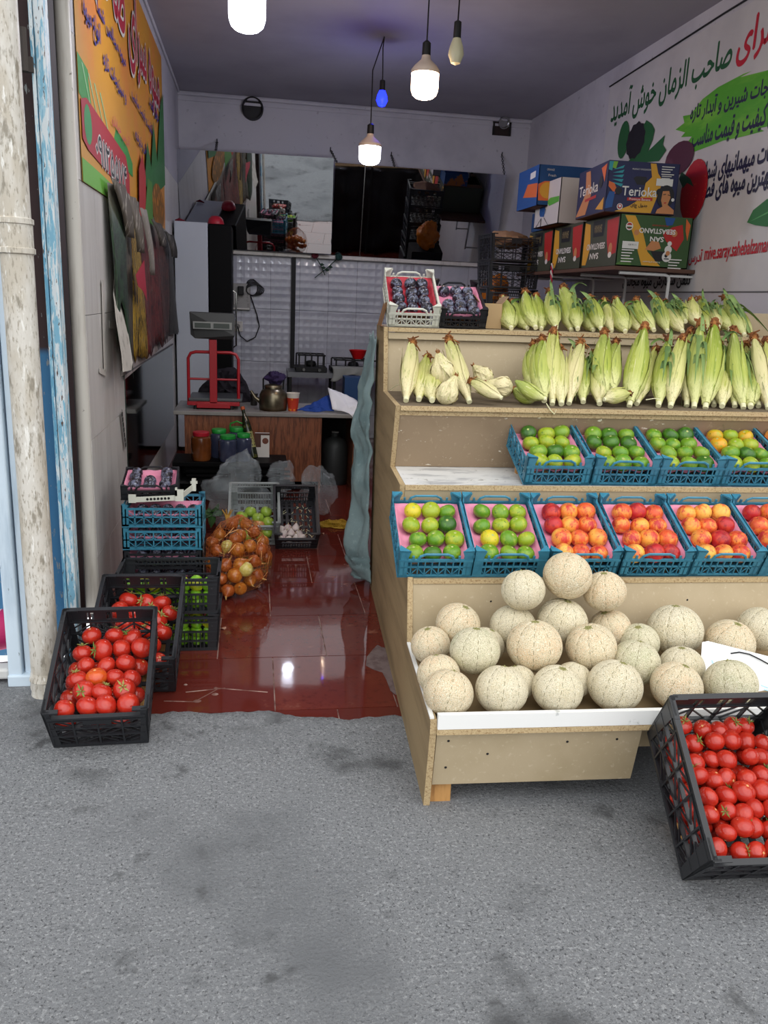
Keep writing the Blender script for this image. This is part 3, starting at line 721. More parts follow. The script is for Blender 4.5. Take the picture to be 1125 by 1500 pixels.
# ================================================================== corn
def husk_mat(nm, base, mid, top):
    return mat(nm, mid, .5, layers=[('z', 1, top, .11, .24), ('z', 1, base, .10, .02), ('noise', 7, base, .58, .76, (9, 9, .5)), ('noise', 14, top, .54, .70, (7, 7, .35)), ('noise', 46, '#748534', .55, .72, (6, 6, .10)), ('noise', 60, '#e3dfb6', .60, .74, (5, 5, .08)), ('rand', 3, base, .2, 3.2)],
               bump=[('noise', 40, .5, .004, (6, 6, .12)), ('noise', 12, .4, .006, (3, 3, .6))], rand_off=False)
H_GREEN = husk_mat('husk_green', '#cdcd8c', '#a6b04b', '#82932f')
H_PALE = husk_mat('husk_pale', '#ddd4a2', '#c6c47a', '#a8ac52')
H_CREAM = husk_mat('husk_cream', '#dfd2a6', '#d3c993', '#b9b973')
m_silk = mat('corn_silk', '#8a5529', .85, layers=[('rand', 1, '#5d3218', 0, 1), ('noise', 60, '#a9713a', .5, .7)])
m_blade = mat('corn_leaf', '#55703e', .5, layers=[('noise', 8, '#6f8c4c', .4, .66, (6, 6, .4)), ('rand', 5, '#8fa35c', .3, 1.6)], bump=('noise', 30, .3, .003, (8, 8, .3)))
m_stalk = mat('corn_stalk', '#dcd8b0', .6)
def ear_radius(t, fat):
    P = [(0, .012), (.05, .014), (.12, .022), (.25, .0325), (.42, .0365), (.6, .0345), (.78, .0255), (.9, .0155), (1, .006)]
    for (a, ra), (b, rb) in zip(P[:-1], P[1:]):
        if t <= b: k = (t-a)/(b-a); k = k*k*(3-2*k); return (ra+(rb-ra)*k)*fat
    return .006
def corn(L, fat, husk, seed, blades=0, flare=0, silk=True):
    r = random.Random(seed); root = thing('corn_ear', 'x', 'corn')
    bx, by = r.uniform(-.012, .012), r.uniform(-.008, .012)
    cen = lambda t: Vector((bx*math.sin(t*PI), by*math.sin(t*PI), t*L))
    g = MB(); n = 26; m = 22; ph = r.uniform(0, 6)
    vs = []; fs = []
    for i in range(m+1):
        t = i/m; c = cen(t)
        for k in range(n):
            a = 2*PI*k/n; R = ear_radius(t, fat)*(1+.055*math.sin(3*a+ph+t*2)+.025*math.sin(9*a+ph*2-t*3)+.02*noise.noise(Vector((math.cos(a)*2, math.sin(a)*2, t*5+seed))))
            vs.append(c+Vector((R*math.cos(a), R*math.sin(a)*.94, 0)))
    for i in range(m):
        for k in range(n): k2 = (k+1) % n; fs.append((i*n+k, i*n+k2, (i+1)*n+k2, (i+1)*n+k))
    fs.append(tuple(range(n-1, -1, -1))); g.add(vs, fs); g.build('husk', husk, root, smooth=True)
    # overlapping outer husk leaves
    for q in range(5):
        a0 = ph+q*2*PI/5+r.uniform(-.3, .3); t0, t1 = r.uniform(.02, .08), r.uniform(.80, 1.02); w = r.uniform(.95, 1.35); out = r.uniform(.0, .012)+flare*r.uniform(.4, 1)*(.035 if q % 2 else .012)
        def fn(a, b, a0=a0, t0=t0, t1=t1, w=w, out=out):
            t = t0+(t1-t0)*b; wd = w*(1-.9*b**2.2)*(.5+.5*min(1, b*5)); ang = a0+(a-.5)*wd+.25*b
            R = ear_radius(min(t, 1), fat)*1.035+.0018+out*max(0, (b-.62)/.38)**1.5+.0012*math.sin(a*PI*6)
            c = cen(min(t, 1)); return Vector((c.x+R*math.cos(ang), c.y+R*math.sin(ang)*.96, t*L))
        g = MB(); g.grid(fn, 6, 12); g.build('husk_leaf', husk, root, smooth=True)
    if silk:
        g = MB(); tip = cen(1)
        g.ball(tip+Vector((0, 0, .004)), 1, 14, 9, lambda d: d*(.017+.006*noise.noise(d*3+Vector((seed, 0, 0)))+.004*noise.noise(d*8)))
        for k in range(34):
            a, s = r.uniform(0, 6.28), r.uniform(.2, 1); d = Vector((math.cos(a)*s, math.sin(a)*s, r.uniform(-.5, .8)))*r.uniform(.018, .032)
            g.tube([tip-Vector((0, 0, .012)), tip+d*.6, tip+d+Vector((r.uniform(-.01, .01), r.uniform(-.01, .01), -.010*s))], [.0046, .004, .0022], 4)
        g.build('silk', m_silk, root)
    g = MB(); g.tube([(0, 0, -.014), (0, 0, .004)], [.0105, .0115], 10); g.build('stalk', m_stalk, root, smooth=True)
    for q in range(blades):
        a0 = r.uniform(-2.6, -.5); t0 = r.uniform(.35, .95); Lb = r.uniform(.13, .26); dr = r.uniform(.2, 1.0); sd = r.choice((-1, 1)); wid = r.uniform(.008, .013)
        def fb(a, b, a0=a0, t0=t0, Lb=Lb, dr=dr, sd=sd, wid=wid):
            base = cen(t0)+Vector((math.cos(a0), math.sin(a0), 0))*(ear_radius(t0, fat)+.003)
            s = b*Lb; p = base+Vector((math.cos(a0)*s*.35+sd*s*.35*(1-dr), math.sin(a0)*s*.25, (s*.7-2.6*dr*s*s/Lb*.62)))
            w = wid*(1-b**2)+.0006; side = Vector((-math.sin(a0), math.cos(a0), .15)); return p+side*w*(a-.5)*2+Vector((0, 0, -.004*(abs(a-.5)*2)))
        g = MB(); g.grid(fb, 3, 10); g.build('leaf_blade', m_blade, root, smooth=True)
    return Pool(root)
CL = .27
P_corn = {'green': corn(CL, 1.12, H_GREEN, 1, flare=.4), 'plump green': corn(CL, 1.3, H_GREEN, 2, flare=.3, blades=1), 'pale': corn(CL, 1.06, H_PALE, 3, flare=.4), 'cream flared': corn(CL, .95, H_CREAM, 4, flare=1),
          'leafy green': corn(CL, 1.05, H_GREEN, 5, blades=7), 'leafy pale': corn(CL, 1.0, H_PALE, 6, blades=8), 'bare green': corn(CL, 1.0, H_GREEN, 8, silk=False)}
def place_corn(kind, p0, p1, label, spin=None):
    """ear standing with its stalk at p0 and its tip at p1 (stand coordinates)"""
    a, b = SM @ p0, SM @ p1; d = b-a; s = d.length/(CL+.02)
    R = rot_to((0, 0, 1), d).to_4x4() @ Matrix.Rotation(spin if spin is not None else rnd.uniform(-.6, .6), 4, 'Z')
    P_corn[kind].get(label, Matrix.Translation(a) @ R @ Matrix.Diagonal((max(.85, min(1.12, s**.6)), max(.85, min(1.12, s**.6)), s, 1)))
# lower row: pixel of stalk end, pixel of tip
LR = [((595, 585), (605, 497), 'cream flared', 0), ((614, 586), (627, 520), 'pale', .02), ((633, 586), (637, 535), 'pale', -.03),
      ((686, 587), (656, 492), 'cream flared', .0), ((787, 573), (782, 500), 'green', .05), ((797, 583), (794, 492), 'green', -.02), ((809, 589), (811, 480), 'pale', .0),
      ((822, 590), (819, 506), 'pale', -.03), ((834, 589), (852, 497), 'cream flared', .02), ((854, 585), (846, 505), 'leafy green', .06), ((878, 588), (869, 514), 'leafy pale', .0), ((887, 582), (885, 482), 'green', .03), ((898, 570), (902, 498), 'green', .05),
      ((923, 589), (946, 472), 'plump green', -.02), ((934, 588), (962, 508), 'pale', .05), ((965, 591), (980, 492), 'leafy green', .0), ((983, 591), (1001, 490), 'pale', -.02),
      ((1006, 590), (1012, 480), 'leafy pale', .05), ((1017, 592), (1027, 467), 'leafy green', .0), ((1034, 592), (1048, 466), 'plump green', -.02), ((1046, 590), (1054, 500), 'leafy pale', .06), ((1058, 592), (1063, 528), 'pale', -.02), ((1076, 591), (1071, 490), 'leafy green', .05), ((1088, 594), (1074, 478), 'green', .0), ((1099, 594), (1089, 518), 'plump green', -.01), ((1110, 593), (1092, 500), 'leafy pale', .06), ((1124, 594), (1103, 488), 'cream flared', .0), ((1142, 594), (1121, 494), 'pale', .0)]
look = {'cream flared': 'cream-husked corn ear with flared tip', 'pale': 'pale husked corn ear', 'green': 'green husked corn ear', 'plump green': 'plump green corn ear', 'leafy green': 'green corn ear with dark leaf blades', 'leafy pale': 'pale corn ear with dark leaf blades', 'bare green': 'green corn ear without silk'}
ORDN = ORD+['twenty-'+o for o in ORD[:9]]
for i, (pb, pt, kd, dv) in enumerate(LR):
    b = atv(*pb, 1.20+dv*.8); b.z = max(b.z, 1.15); t = atv(*pt, 1.53+dv)
    place_corn(kd, b, t, '%s standing %s from left in the lower corn row' % (look[kd], ORDN[i]))
# lying ears and loose wrapped lumps on the lower corn shelf
for pa, pb, va, vb, kd, lab in (((733, 587), (686, 556), 1.15, 1.24, 'cream flared', 'pale corn ear lying aslant in the gap, tip to the upper left'),
                                ((797, 587), (752, 556), 1.14, 1.2, 'bare green', 'bright green corn ear lying aslant, nearest the shelf edge'),
                                ((790, 586), (748, 570), 1.2, 1.28, 'green', 'green corn ear lying flat behind the bright aslant one'),
                                ((886, 587), (925, 576), 1.16, 1.2, 'pale', 'small pale corn ear lying flat in the right-hand gap')):
    a = atv(*pa, va); b = atv(*pb, vb); a.z = max(a.z, 1.165); b.z = max(b.z, 1.165)
    place_corn(kd, a, b, lab)
def lump():
    root = thing('corn_ear', 'x', 'corn')
    def fn(d):
        a = math.atan2(d.y, d.x); k = 1+.10*math.sin(5*a+3*d.z)+.06*math.sin(11*a-4*d.z)
        r = .043*k*(1-.35*max(0, d.z)**2); return Vector((d.x*r*1.1, d.y*r, d.z*.048+.035*max(0, d.z)**4))
    g = MB(); g.ball((0, 0, 0), 1, 36, 16, fn); g.build('husk', H_CREAM, root, smooth=True)
    for q in range(5):
        a0 = q*1.26
        def fl(a, b, a0=a0):
            an = a0+(a-.5)*1.3*(1-.8*b)+b*.7; ph = PI*(.9-.95*b*.8); r = .047+.02*max(0, b-.7); return Vector((math.sin(ph)*math.cos(an)*r*1.05, math.sin(ph)*math.sin(an)*r, -math.cos(ph)*.05+.03*max(0, b-.75)*4))
        g = MB(); g.grid(fl, 5, 8); g.build('husk_leaf', H_CREAM, root, smooth=True)
    g = MB(); 
    for k in range(8): a = k*.8; g.tube([(0, 0, .06), (.008*math.cos(a), .008*math.sin(a), .085+.004*(k % 3))], [.005, .0015], 4)
    g.build('silk', m_silk, root)
    return Pool(root)
P_lump = lump()
for px, py, v, s, tl, lab in ((648, 545, 1.32, 1.15, (.2, -.3, 0), 'round bulbous cream corn ear on top behind the pale ears'), (655, 578, 1.18, 1.05, (.3, .4, 1), 'round cream wrapped corn ear on the shelf below the bulbous one'),
                              (708, 552, 1.36, .95, (-.3, .9, 2), 'wrinkled cream corn lump at the back of the gap'), (736, 567, 1.27, .95, (.4, 1.3, 3), 'wrinkled cream corn lump beside the bright green lying ear')):
    p = atv(px, py, v); p.z = max(p.z, 1.128+.044*s)
    P_lump.get(lab, SM @ Matrix.Translation(p) @ (Matrix.Rotation(tl[2], 4, 'Z') @ Matrix.Rotation(tl[0], 4, 'X') @ Matrix.Rotation(tl[1], 4, 'Y')) @ Matrix.Scale(s, 4))
# upper row
UPR = [((748, 485), (735, 433), 'plump green'), ((771, 487), (749, 439), 'plump green'), ((784, 478), (768, 424), 'green'), ((792, 487), (785, 430), 'plump green'), ((814, 478), (804, 423), 'leafy green'), ((836, 487), (824, 416), 'plump green'),
       ((846, 480), (838, 430), 'leafy green'), ((868, 488), (849, 448), 'plump green'), ((880, 480), (862, 433), 'leafy green'), ((895, 488), (884, 437), 'pale'), ((915, 488), (901, 435), 'plump green'), ((937, 490), (917, 444), 'leafy pale'), ((957, 482), (930, 437), 'green'), ((977, 483), (957, 430), 'leafy green'),
       ((999, 484), (972, 440), 'leafy pale'), ((1004, 470), (992, 439), 'leafy green'), ((1022, 475), (1012, 437), 'pale'), ((1038, 482), (1025, 435), 'leafy green'), ((1052, 478), (1036, 446), 'leafy pale'), ((1068, 480), (1044, 445), 'plump green'), ((1089, 493), (1060, 432), 'leafy green'), ((1100, 493), (1072, 440), 'bare green')]
for i, (pb, pt, kd) in enumerate(UPR):
    dv = .05 if i % 2 else 0.
    b = atv(*pb, 1.73+dv); b.z = max(b.z, 1.44); t = atv(*pt, 1.98+dv*.5)
    if (t-b).length < .2: t = b+(t-b)*(.2/(t-b).length)
    place_corn(kd, b, t, '%s standing %s from left in the top corn row' % (look[kd], ORDN[i]))
# long fallen leaf hanging over the top row's right end, and dry strands on the shelf edge
g = MB(); Lf = [atv(x, y, v) for x, y, v in ((1058, 430, 1.9), (1070, 432, 1.86), (1085, 455, 1.8), (1097, 485, 1.76), (1101, 494, 1.74))]
def fl(a, b):
    i = min(int(b*4), 3); k = b*4-i; p = Lf[i]*(1-k)+Lf[i+1]*k; return SM @ (p+Vector(((a-.5)*.035*math.sin(PI*min(1, b+.1)*.95), 0, 0)))
g.grid(fl, 3, 16); tag(g.build('corn_leaf', m_blade, smooth=True, solid=.001), 'loose dark green leaf drooping at the right end of the top corn row', 'leaf')
for i, P in enumerate([[(800, 592, 1.103), (806, 602, 1.10), (812, 608, 1.10), (815, 601, 1.10)], [(946, 587, 1.13), (958, 585, 1.11), (968, 586, 1.12)], [(571, 572, 1.6), (580, 566, 1.5), (588, 563, 1.45)]]):
    pts = [SM @ (atv(*q)+Vector((0, 0, .004))) for q in P]
    g = MB(); g.tube(pts, [.0022]*(len(pts)-1)+[.0008], 5)
    tag(g.build('husk_strand', m_stalk, smooth=True), ['pale curled husk strand hanging over the corn shelf edge', 'thin pale husk strand under the plump green ear', 'dry husk strand at the left end of the corn shelf'][i], 'husk')

# ================================================================== plum crates on the top shelf
cups12 = [(x, y) for y in (.048, .118, .190, .262) for x in (-.062, 0, .062)]
wc = fruit_crate('white plastic crate of plums at the left end of the top shelf', 'crate', m_whitepl, W=.245, L=.33, H=.10)
M = SM @ Matrix.Translation((.138, 1.685, 1.428)) @ Matrix.Rotation(math.radians(32), 4, 'X'); wc.matrix_world = M
t1 = tray('red moulded tray inside the white plum crate', m_redtray, W=.225, L=.305, cups=cups12, z=.042); t1.matrix_world = M
fill_crate(M, P_plum, ['dusty dark']*12, 'plum', 'the white crate on the top shelf', cups12, zc=.072)
bk = fruit_crate('black plastic crate of plums beside the white plum crate', 'crate', m_blackpl, W=.235, L=.31, H=.085)
M = SM @ Matrix.Translation((.372, 1.69, 1.428)) @ Matrix.Rotation(math.radians(27), 4, 'X'); bk.matrix_world = M
t2 = tray('pink moulded tray inside the black plum crate on the top shelf', m_pink, W=.215, L=.285, cups=cups12, z=.036); t2.matrix_world = M
fill_crate(M, P_plum, ['dusty dark']*6+[None]+['dusty dark']*5, 'plum', 'the black crate on the top shelf', [(x*.95, y*.95) for x, y in cups12], zc=.064)
def props(u0, u1, z1, v, lab):
    g = MB(); g.span((u0, v, 1.426), (u1, v+.05, z1)); o = g.build('prop_block', m_wood); o.matrix_world = SM; tag(o, lab, 'block')
props(.05, .22, 1.5, 1.85, 'wooden block propping the white plum crate'); props(.29, .45, 1.49, 1.86, 'wooden block propping the black plum crate')
# cardboard leaning at the shelf end and behind the plums
g = MB(); g.box((0, 0, 0), (.004, .16, .13)); o = g.build('cardboard_piece', mat('cardboard', '#8a6440', .85, layers=[('noise', 6, '#775332', .4, .7)])); o.matrix_world = SM @ Matrix.Translation((.006, 1.82, 1.49)) @ Matrix.Rotation(.25, 4, 'Y'); tag(o, 'torn brown cardboard strip beside the white plum crate', 'cardboard')
ct = thing('carton', 'plain small tan carton standing between plum crate and corn', 'carton'); ct.matrix_world = SM @ Matrix.Translation((.535, 1.86, 1.428))
g = MB(); g.span((-.055, -.07, 0), (.055, .07, .12)); g.build('body', mat('cardboard_tan', '#a58a64', .85), ct)
for s in (-1, 1):
    g = MB(); g.bar((s*.055, 0, .12), (s*.085, 0, .155), .14, .003, (s, 0, 0)); g.build('flap', mat('cardboard_flap', '#94795a', .85), ct)
# ================================================================== harvest crates
def harvest_crate(label, m, W=.32, L=.45, H=.205, style='chevron', group=None, name='harvest_crate', drop=.03):
    root = thing(name, label, 'crate', group=group); t = .007
    g = MB()
    for k in range(8): x = -W/2+.01+k*(W-.02)/7; g.span((x-.009, .0, .004), (x+.009, L, .011))
    for k in range(8): y = .01+k*(L-.02)/7; g.span((-W/2, y-.008, .002), (W/2, y+.008, .009))
    for sx in (-1, 1):
        for y in (.0, L-.05): g.span((sx*W/2-(.05 if sx > 0 else 0), y, -.0), (sx*W/2+(.05 if sx < 0 else 0), y+.05, .012))
    g.build('base', m, root)
    def wall(g, P, n, Lw, h, nv, rows, solid_top):
        """P(s, z) maps along-wall distance and height to a point, n is the wall's outward normal"""
        def b(s0, z0, s1, z1, w=.005, d=.006): g.bar(P(s0, z0), P(s1, z1), w, d, n)
        b(0, .008, Lw, .008, .014, .008)
        b(0, h-.004, Lw, h-.004, .010, .016)
        if style == 'chevron':
            zs = [.02+(h-solid_top-.02)*k/rows for k in range(rows+1)]
            for z in zs[1:]: b(0, z, Lw, z, .006, .012)
            for k in range(nv+1): s = k*Lw/nv; b(max(.003, min(Lw-.003, s)), .01, max(.003, min(Lw-.003, s)), h-.01, .006, .010)
            for r_ in range(rows):
                for k in range(nv):
                    s0, s1 = k*Lw/nv, (k+1)*Lw/nv; z0, z1 = zs[r_], zs[r_+1]; up = (k+r_) % 2
                    for q in range(2):
                        f = (q+.5)/2
                        if up: b(s0+(s1-s0)*max(0, f-.5), z0+(z1-z0)*max(0, .5-f), s0+(s1-s0)*min(1, f+.5), z0+(z1-z0)*min(1, 1.5-f), .004, .005)
                        else: b(s0+(s1-s0)*max(0, f-.5), z0+(z1-z0)*min(1, .5+f), s0+(s1-s0)*min(1, f+.5), z0+(z1-z0)*max(0, f-.5), .004, .005)
            z0 = zs[-1]
            if h-z0 > .02:
                for a_, c_ in ((0, .22), (.30, .44), (.56, .70), (.78, 1)): g.bar(P(Lw*a_, (z0+h)/2), P(Lw*c_, (z0+h)/2), (h-z0)-.004, .004, n)
                b(0, z0+.006, Lw, z0+.006, .012, .004); b(0, h-.012, Lw, h-.012, .012, .004)
        else:
            nb = int(Lw/.017)
            for k in range(nb+1): s = .006+k*(Lw-.012)/nb; b(s, .01, s, h*.56, .005, .005); b(s, h*.84, s, h-.004, .005, .005)
            for z in (h*.29, h*.56, h*.84): b(0, z, Lw, z, .007, .010)
            for s in (.02, Lw-.02): b(s, .01, s, h, .036, .006)
    for s in (-1, 1):
        g = MB(); wall(g, lambda u, z, s=s: (s*(W/2-t/2+.010*(z/H)), u, z), (s, 0, 0), L, H, 5, 3, .03); g.build('side_wall', m, root)
    for e in (0, 1):
        g = MB(); y = t/2 if e == 0 else L-t/2; sg = -1 if e == 0 else 1; h = H-drop if e == 0 else H
        wall(g, lambda u, z, y=y, sg=sg: (-W/2+u, y+sg*.010*(z/H), z), (0, sg, 0), W, h, 4, 3 if e == 0 else 2, .02 if e == 0 else .065)
        if e == 0 and style == 'chevron': g.bar((-.045, y-.010, h-.026), (.045, y-.010, h-.026), .034, .004, (0, 1, 0))
        g.build('end_wall', m, root)
    for sx in (-1, 1):
        for e in (0, 1):
            g = MB(); x = sx*W/2; y = 0 if e == 0 else L; d = 1 if e == 0 else -1
            for k in range(2):
                a = (sx*.0, d*.0)
            g.poly([(x, y, .0), (x-sx*.028, y, 0), (x-sx*.022+sx*.01, y-d*.010, H+.002), (x+sx*.012, y-d*.010, H+.002)], (0, d*.007, 0))
            g.poly([(x, y, .0), (x, y+d*.03, 0), (x+sx*.012, y+d*.05, H+.002), (x+sx*.012, y-d*.010, H+.002)], (-sx*.007, 0, 0))
            g.bar((x+sx*.006, y-d*.006, H-.002), (x+sx*.006, y+d*.06, H-.002), .016, .008, (0, 0, 1)); g.bar((x+sx*.008, y-d*.004, H-.002), (x-sx*.04, y-d*.004, H-.002), .016, .008, (0, 0, 1))
            g.build('corner', m, root)
    return root
def tomato_pool(c1, c2, nm, calyx):
    m = mat(nm, c1, .22, layers=[('noise', 30, c2, .42, .72), ('z', 1, '#c8502a', .022, .034)], rand_off=False, coat=.3)
    root = thing('tomato', 'x', 'tomato')
    def fn(d):
        a = math.atan2(d.y, d.x); w = max(0, d.z)**2
        return Vector((d.x, d.y, d.z*.86))*.0325*(1+.02*math.sin(5*a)*w)*(1-.13*math.exp(-(1-d.z)/.03))
    g = MB(); g.ball((0, 0, 0), 1, 24, 14, fn); g.build('skin', m, root, smooth=True)
    g = MB()
    if calyx:
        for k in range(6):
            a = k*1.047+.2*(k % 2); c, s = math.cos(a), math.sin(a); q = Vector((-s, c, 0)); R_ = .013+.006*(k % 3)
            P = [Vector((c*.002, s*.002, .0262)), Vector((c*R_*.5, s*R_*.5, .0290))+q*.0028, Vector((c*R_, s*R_, .030+.004*(k % 2))), Vector((c*R_*.5, s*R_*.5, .0290))-q*.0028]
            g.poly(P, (0, 0, .0008))
        g.tube([(0, 0, .0255), (.001, .001, .034)], [.0018, .0022], 6); g.build('calyx', m_calyx, root)
    else:
        g.lathe([(.0045, .0248), (.003, .0262), (.0003, .0258)], 7); g.build('stem_scar', m_tscar, root)
    return Pool(root)
m_calyx = mat('tomato_calyx', '#8e8a4a', .75, layers=[('rand', 1, '#5f7a34', .3, 1)]); m_tscar = mat('tomato_scar', '#d9a06a', .7)
P_tom = [tomato_pool('#ab2417', '#bc3421', 'tomato_skin', False), tomato_pool('#ab2417', '#b62c1c', 'tomato_skin_calyx', True), tomato_pool('#c8551c', '#bb3a1a', 'tomato_skin_orange', False)]
TN = ['a plain one', 'showing its calyx', 'orange']
def fill_tomatoes(M, W, L, z, where, rows, seed, orange=None, under=True, zf=lambda y: 0, cols=5, big=1., Lmax=None, jit=.009):
    r = random.Random(seed); n = 0
    ny = rows; dy = ((Lmax or L)-.037-.036*big)/(ny-1); dx = (W-.035-.064*big)/(cols-1)
    for j in range(ny):
        nc = cols if j % 2 == 0 else cols-1
        for i in range(nc):
            x = (i-(nc-1)/2)*dx+r.uniform(-jit, jit); y = .037*big+j*dy+r.uniform(-jit, jit)
            k = 2 if orange == (j, i) else (1 if r.random() < .33 else 0)
            p = M @ Vector((x, y, z+zf(y)+r.uniform(-.012, .014)))
            T = Matrix.Rotation(r.uniform(0, 6.28), 3, 'Z') @ Matrix.Rotation(r.uniform(-.9, .9)+.35, 3, 'X') @ Matrix.Rotation(r.uniform(-.7, .7), 3, 'Y')
            if k == 0 and r.random() < .6: T = rrot(r) @ Matrix.Rotation(PI*.8, 3, 'X')
            sc = r.uniform(.92, 1.12)*big
            col = ORD[i]+' from left'
            desc = {0: 'smooth red tomato', 1: 'red tomato with calyx', 2: 'orange-tinged tomato'}[k]
            P_tom[k].get('%s, %s of %s row in %s' % (desc, col, ORD[j], where), Matrix.Translation(p) @ T.to_4x4() @ Matrix.Diagonal((sc, sc*r.uniform(.95, 1.06), sc*r.uniform(.92, 1.08), 1)))
    if under:
        for q_, zz in enumerate((z-.050*big, z-.098*big, z-.146*big)):
            for j in range(ny):
                nc = cols-1 if j % 2 == 0 else cols
                for i in range(nc):
                    if q_ and not (j == 0 or i <= 1): continue
                    x = (i-(nc-1)/2)*dx if i else -W/2+.034*big+.006; y = .036*big+(j+.45 if j else .0)*dy
                    if zz+zf(y) < .036*big or y > L-.04: continue
                    p = M @ Vector((x+r.uniform(-.004, .004), y, zz+zf(y)+r.uniform(-.004, .004)))
                    P_tom[0].get('red tomato lying under the top layer in %s' % where, Matrix.Translation(p) @ rrot(r).to_4x4() @ Matrix.Scale(big*.98, 4), 'tomatoes under the top layer in %s' % where)
def crate_M(x, y, z, yaw, tilt, roll=0):
    return Matrix.Translation((x, y, z)) @ Matrix.Rotation(yaw, 4, 'Z') @ Matrix.Rotation(tilt, 4, 'X') @ Matrix.Rotation(roll, 4, 'Y')
# 1: the near left crate, tipped towards the street
W1, L1, H1 = .315, .45, .205
c1 = harvest_crate('black plastic crate of tomatoes nearest the street, tipped forward at left', m_blackpl, W1, L1, H1)
M1 = crate_M(-.520, 2.62, .006, math.radians(1.5), math.radians(25)); c1.matrix_world = M1
fill_tomatoes(M1, W1, L1, .158, 'the near left crate', 6, 3, orange=(2, 1), zf=lambda y: -.17*y, cols=4, big=1.13, jit=.012)
c2 = harvest_crate('black plastic crate of tomatoes half hidden behind the near left crate', m_blackpl, W1, L1, H1)
M2 = crate_M(-.462, 3.01, .004, math.radians(-1), math.radians(24)); c2.matrix_world = M2
fill_tomatoes(M2, W1, L1, .155, 'the rear left crate', 6, 11, under=False, zf=lambda y: -.17*y, cols=4, big=1.13, jit=.012)
def block(p, d, lab, m):
    g = MB(); g.box((0, 0, d[2]/2), d); o = g.build('prop_block', m, bevel=.004); o.location = p; tag(o, lab, 'block')
block((-.50, 2.90, .004), (.2, .09, .115), 'wooden block hidden under the near left tomato crate', m_wood)
block((-.46, 3.29, 0), (.2, .09, .115), 'wooden block hidden under the rear left tomato crate', m_wood)
# 3: the right crate leaning back against the stand
W3, L3, H3 = .33, .43, .262
c3 = harvest_crate('black plastic crate of tomatoes leaning on the stand at lower right', m_blackpl, W3, L3, H3)
M3 = crate_M(1.197, 1.770, .004, -.068, .681, -.054) @ Matrix.Translation((W3/2, 0, 0)); c3.matrix_world = M3
fill_tomatoes(M3, W3, L3, .205, 'the right-hand crate', 8, 21, zf=lambda y: -.20*y, cols=6, big=.88, jit=.012)
block((1.40, 1.98, .0), (.22, .10, .16), 'wooden block hidden under the right-hand tomato crate', m_wood)
# ------------------------------------------------------------------ lime crates
def lime_pool(c1, c2, nm):
    m = mat(nm, c1, .35, layers=[('noise', 40, c2, .45, .7)], bump=('voro', 420, .1, .002), rand_off=True)
    root = thing('lime', 'x', 'lime')
    g = MB(); g.ball((0, 0, 0), 1, 16, 12, lambda d: Vector((d.x*.026, d.y*.026, d.z*.031+.004*d.z**9))); g.build('peel', m, root, smooth=True)
    g = MB(); g.lathe([(.003, .033), (.002, .036)], 6); g.build('stem_end', m_scar, root); return Pool(root)
P_lime = {'yellowish': lime_pool('#b5b424', '#8fa31f', 'lime_yellow'), 'bright green': lime_pool('#6ba31f', '#8bb52c', 'lime_green')}
for k, (z, nm) in enumerate(((0, 'lower'), (.176, 'upper'))):
    cr = harvest_crate('black slatted crate of limes beside the onions, %s of the two' % nm, m_blackpl, .42, .25, .176, style='slat', drop=.012)
    M = crate_M(-.368, 3.40, z-.002, 0, 0); cr.matrix_world = M
    r = random.Random(k+5)
    for j in range(2):
        for i in range(7):
            c = 'yellowish' if (i+j+k) % 3 == 0 else 'bright green'
            P_lime[c].get('%s lime, %s from left in %s row of the %s slatted crate' % (c, ORD[i], ['front', 'back'][j], nm), Matrix.Translation(M @ Vector((-.174+i*.058, .04+j*.055, .115+.006*(i % 2)))) @ rrot(r).to_4x4() @ Matrix.Rotation(1.4, 4, 'X'), None)
    for zz in (.04, .078):
        for i in range(7):
            P_lime['bright green'].get('lime behind the slats of the %s slatted crate' % nm, Matrix.Translation(M @ Vector((-.174+i*.058, .038, zz))) @ rrot(r).to_4x4() @ Matrix.Rotation(1.4, 4, 'X'), 'limes behind the slats of the %s crate' % nm)
# ------------------------------------------------------------------ stack of plum boxes by the left wall
def side_M(x, y, z): return Matrix.Translation((x, y, z)) @ Matrix.Rotation(PI/2, 4, 'Z')
lv = [(0, m_blackpl, 'lowest'), (.1, m_blackpl, 'second lowest'), (.2, m_blackpl, 'third from bottom'), (.302, m_bluepl, 'lower blue'), (.418, m_bluepl, 'upper blue')]
cups_s = [(x, y) for y in (.05, .112, .174, .236, .298) for x in (-.075, -.01, .055)]
for k, (z, m, nm) in enumerate(lv):
    blue = m is m_bluepl
    b = fruit_crate(('%s plastic plum box, %s in the stack by the left wall' % ('blue' if blue else 'black', nm)), 'crate', m, W=.30, L=.385, H=.102 if blue else .086, posts=.022 if blue else .022)
    M = side_M(-.252, 4.09, z-.002); b.matrix_world = M
    if k == 0: continue
    t_ = tray('pink tray in the %s plum box of the left stack' % nm, m_pink, W=.27, L=.355, cups=cups_s, z=.030, depth=.012); t_.matrix_world = M
    r = random.Random(k)
    for j, (x, y) in enumerate(cups_s):
        if x > 0: continue
        P_plum.get('dark plum peeping over the rim of the %s box, left stack' % nm, Matrix.Translation(M @ Vector((x-.03, y, .062))) @ rrot(r).to_4x4(), 'plums in the %s box of the left stack' % nm)
tb = fruit_crate('small black box of plums on top of the left stack', 'crate', m_blackpl, W=.27, L=.31, H=.075, posts=.012)
MT = Matrix.Translation((-.512, 4.02, .535)) @ Matrix.Rotation(math.radians(6), 4, 'X') @ Matrix.Rotation(.05, 4, 'Z'); tb.matrix_world = MT
cups_t = [(x, y) for y in (.06, .13, .20, .262) for x in (-.075, 0, .075)]
t_ = tray('pink tray in the small black plum box on the left stack', m_pink, W=.25, L=.285, cups=cups_t, z=.026, depth=.014); t_.matrix_world = MT
